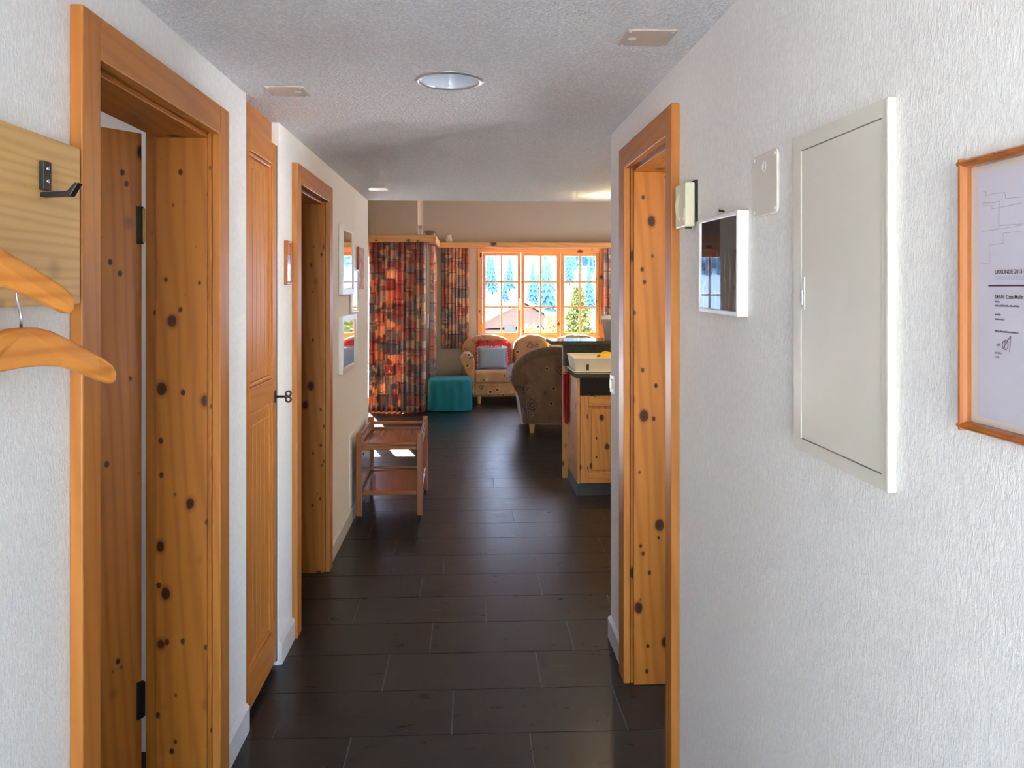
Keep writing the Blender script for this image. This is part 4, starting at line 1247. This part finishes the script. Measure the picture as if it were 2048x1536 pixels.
# ================================================================ OUTDOORS
ZG = -4.2
snow_g = MB()
def ground(u, v):
    x = -320+640*u; y = -60+(v**1.0)*620
    z = ZG
    if y > 60: z = ZG-.5+(y-60)*.035
    if y > 150: z = ZG-.5+90*.035+(y-150)*.075
    if y > 258: z += ((y-258))*1.02
    z += (1.2*math.sin(x*.05+y*.03)+.8*math.sin(x*.11-y*.07))*min(1, max(0, (y-70)/60))
    if y > 258: z += 3*math.sin(x*.035)+3*math.sin(x*.09+y*.05)
    return (x, y, z)
snow_g.grid(ground, 90, 110)
tag(snow_g.build('snow_hillside', 'snow', smooth=True), 'snow covered ground and steep mountainside beyond the windows', 'hillside', kind='structure')
# chalet
YC = 70
chl = thing('chalet', 'brown timber chalet with snow covered gable roof below the window', 'house', (4.6, YC+4, ZG))
apx = 4.83; hwd = 5.2; zap = .30; zev = zap-hwd*.56
B(apx-hwd+.7, apx+3.0, YC, YC+9, ZG-.6, zev+.42).build('wall', 'chalet_timber', chl)
MB().prism([(apx-hwd+.7, zev+.42), (apx+3.0, zev+.9), (apx+3.0, zap-1.85), (apx, zap-.12)], 'y', YC+.01, YC+.25).build('gable', 'chalet_timber', chl)
def slab(a, b, t, y0, y1):
    return MB().prism([a, b, (b[0], b[1]+t), (a[0], a[1]+t)], 'y', y0, y1)
for a, b in (((apx-hwd, zev), (apx, zap)), ((apx, zap), (apx+3.4, zap-1.9))):
    slab(a, b, .10, YC-.9, YC+9.5).build('roof_board', 'chalet_timber', chl)
    slab((a[0], a[1]+.1), (b[0], b[1]+.1), .26, YC-.85, YC+9.5).build('roof_snow', 'snow', chl)
MB().box(apx-1.6, apx-.6, YC-.02, YC+.0, -2.7, -1.8).build('window', 'dark_steel', chl)
ch2 = thing('snowy_barn', 'snow covered roof of a second building behind the chalet', 'house', (0, 92, ZG))
B(-3.5, 5.0, 88, 97, ZG-.4, -1.6).build('wall', 'chalet_timber', ch2)
slab((-5.0, -2.2), (1.6, .30), .3, 87, 98).build('roof_snow', 'snow', ch2)
slab((1.6, .30), (7.5, -1.9), .3, 87, 98).build('roof_snow', 'snow', ch2)

def conifer_mesh(h, r, layers, spokes, rnd, droop=.25):
    mb = MB()
    for l in range(layers):
        f = l/layers
        z0 = h*(.08+.92*f); rr = r*(1-f)**.85+.02*r
        zt = z0+h*.92/layers*1.9
        a0 = rnd.uniform(0, 6)
        for k in range(spokes):
            a = a0+2*pi*k/spokes+rnd.uniform(-.15, .15); da = 2*pi/spokes*.62
            R_ = rr*rnd.uniform(.75, 1.12)
            i = len(mb.v)
            mb.v += [(0, 0, zt), (R_*.55*math.cos(a-da), R_*.55*math.sin(a-da), z0+(zt-z0)*.25), (R_*math.cos(a), R_*math.sin(a), z0-droop*R_*.3), (R_*.55*math.cos(a+da), R_*.55*math.sin(a+da), z0+(zt-z0)*.25)]
            mb.f += [(i, i+1, i+2), (i, i+2, i+3)]
    return mb
rnd = random.Random(11)
# the forest on the far slope: uncountable
forest = MB()
def hill_z(x, y):
    return ground((x+320)/640, (y+60)/620)[2]
kinds = [conifer_mesh(6.5, 1.5, 4, 5, rnd) for _ in range(4)]
for i in range(5200):
    x = rnd.uniform(-150, 150); y = 258+75*rnd.random()**1.3
    dens = .5+.5*math.sin(x*.11+1.2)*math.sin(y*.13+x*.05)
    if rnd.random() > .3+.7*dens: continue
    k = rnd.choice(kinds); s = rnd.uniform(.55, 1.2); z = hill_z(x, y)-.5
    i0 = len(forest.v)
    forest.v += [(x+v[0]*s, y+v[1]*s, z+v[2]*s) for v in k.v]
    forest.f += [tuple(q+i0 for q in f) for f in k.f]
tag(forest.build('forest', 'needle_haze_blue', base=(0, 260, 0)), 'dense conifer forest on the shaded mountainside', 'forest', kind='stuff')
# single conifers lower on the snow field
def conifer(label, x, y, h, r, seed, mat='needle_haze_blue'):
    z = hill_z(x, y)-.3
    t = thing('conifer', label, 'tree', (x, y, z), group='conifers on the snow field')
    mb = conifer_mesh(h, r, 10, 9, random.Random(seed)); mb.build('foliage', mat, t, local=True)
    MB().tube([(0, 0, -.3), (0, 0, h*.85)], [.05*h*.35, .01], 6).build('trunk', 'bark', t, local=True)
spots = [(1066, 150, 9, 2.3), (1096, 140, 11, 2.9), (1083, 165, 9, 2.2), (985, 175, 9, 2.0), (1020, 180, 8, 2), (1010, 160, 6, 1.6), (1180, 150, 9, 2.2), (1140, 185, 9, 2.2), (978, 190, 10, 2.4)]
CON = ['blue-green conifer behind the chalet ridge, shorter of two close neighbours', 'tallest blue-green conifer behind the right eave of the chalet', 'blue-green conifer half hidden by the tallest conifer',
       'slender conifer on the snow beyond the snowy barn roof', 'conifer on the snow above the chalet roof ridge', 'smallest conifer on the snow beyond the barn',
       'blue-green conifer half hidden behind the tall garden pine', 'conifer high on the snow beyond the tall garden pine', 'broad conifer at the forest edge beyond the barn']
for i, (px, y, h, r) in enumerate(spots):
    conifer(CON[i], y*((px-CX)/F_PX+.043), y, h, r, i)
# bushy pines near the house
def pine(name, label, x, y, z0, h, r, n, seed, mat, pw):
    rn = random.Random(seed)
    t = thing(name, label, 'tree', (x, y, z0))
    MB().tube([(0, 0, 0), (.05, 0, h*.5), (0, 0, h*.95)], [.12, .07, .02], 8).build('trunk', 'bark', t, local=True)
    fo_ = MB()
    for i in range(n):
        f = rn.random()**.8
        zz = h*(.12+.86*f); R_ = r*(1-f)**pw*rn.uniform(.2, 1.15)*(1+.25*math.sin(f*40))+.05
        a = rn.uniform(0, 2*pi)
        c = Vector((R_*math.cos(a), R_*math.sin(a), zz+rn.uniform(-.1, .1)))
        out = Vector((math.cos(a), math.sin(a), rn.uniform(.2, 1.1))).normalized()
        for q in range(5):
            d = (out+Vector((rn.uniform(-.9, .9), rn.uniform(-.9, .9), rn.uniform(-.6, .9)))).normalized()
            sd = d.cross(Vector((rn.uniform(-1, 1), rn.uniform(-1, 1), rn.uniform(-1, 1)))).normalized()
            L_ = rn.uniform(.08, .17)*(1 if r > .6 else .8); W_ = L_*.16
            k = len(fo_.v)
            fo_.v += [tuple(c-sd*W_), tuple(c+d*L_*.6-sd*W_*1.3), tuple(c+d*L_), tuple(c+d*L_*.6+sd*W_*1.3), tuple(c+sd*W_)]
            fo_.f.append((k, k+1, k+2, k+3, k+4))
    o = fo_.build('foliage', mat, t, local=True); o['kind'] = 'stuff'
YP = 26
pine('garden_pine', 'tall sunlit garden pine filling the right window casement', YP*((1158-CX)/F_PX+.043), YP, ZG, 5.75, 1.05, 3000, 3, 'needle_green', .8)
pine('garden_shrub', 'pale green evergreen shrub in front of the chalet gable', (YP-2.5)*((1060-CX)/F_PX+.043), YP-2.5, ZG, 4.62, .5, 1300, 5, 'needle_olive', .3)
pine('garden_shrub', 'pale green evergreen shrub beside the tall garden pine', (YP+4)*((1103-CX)/F_PX+.043), YP+4, ZG, 4.75, .60, 1300, 6, 'needle_olive', .4)
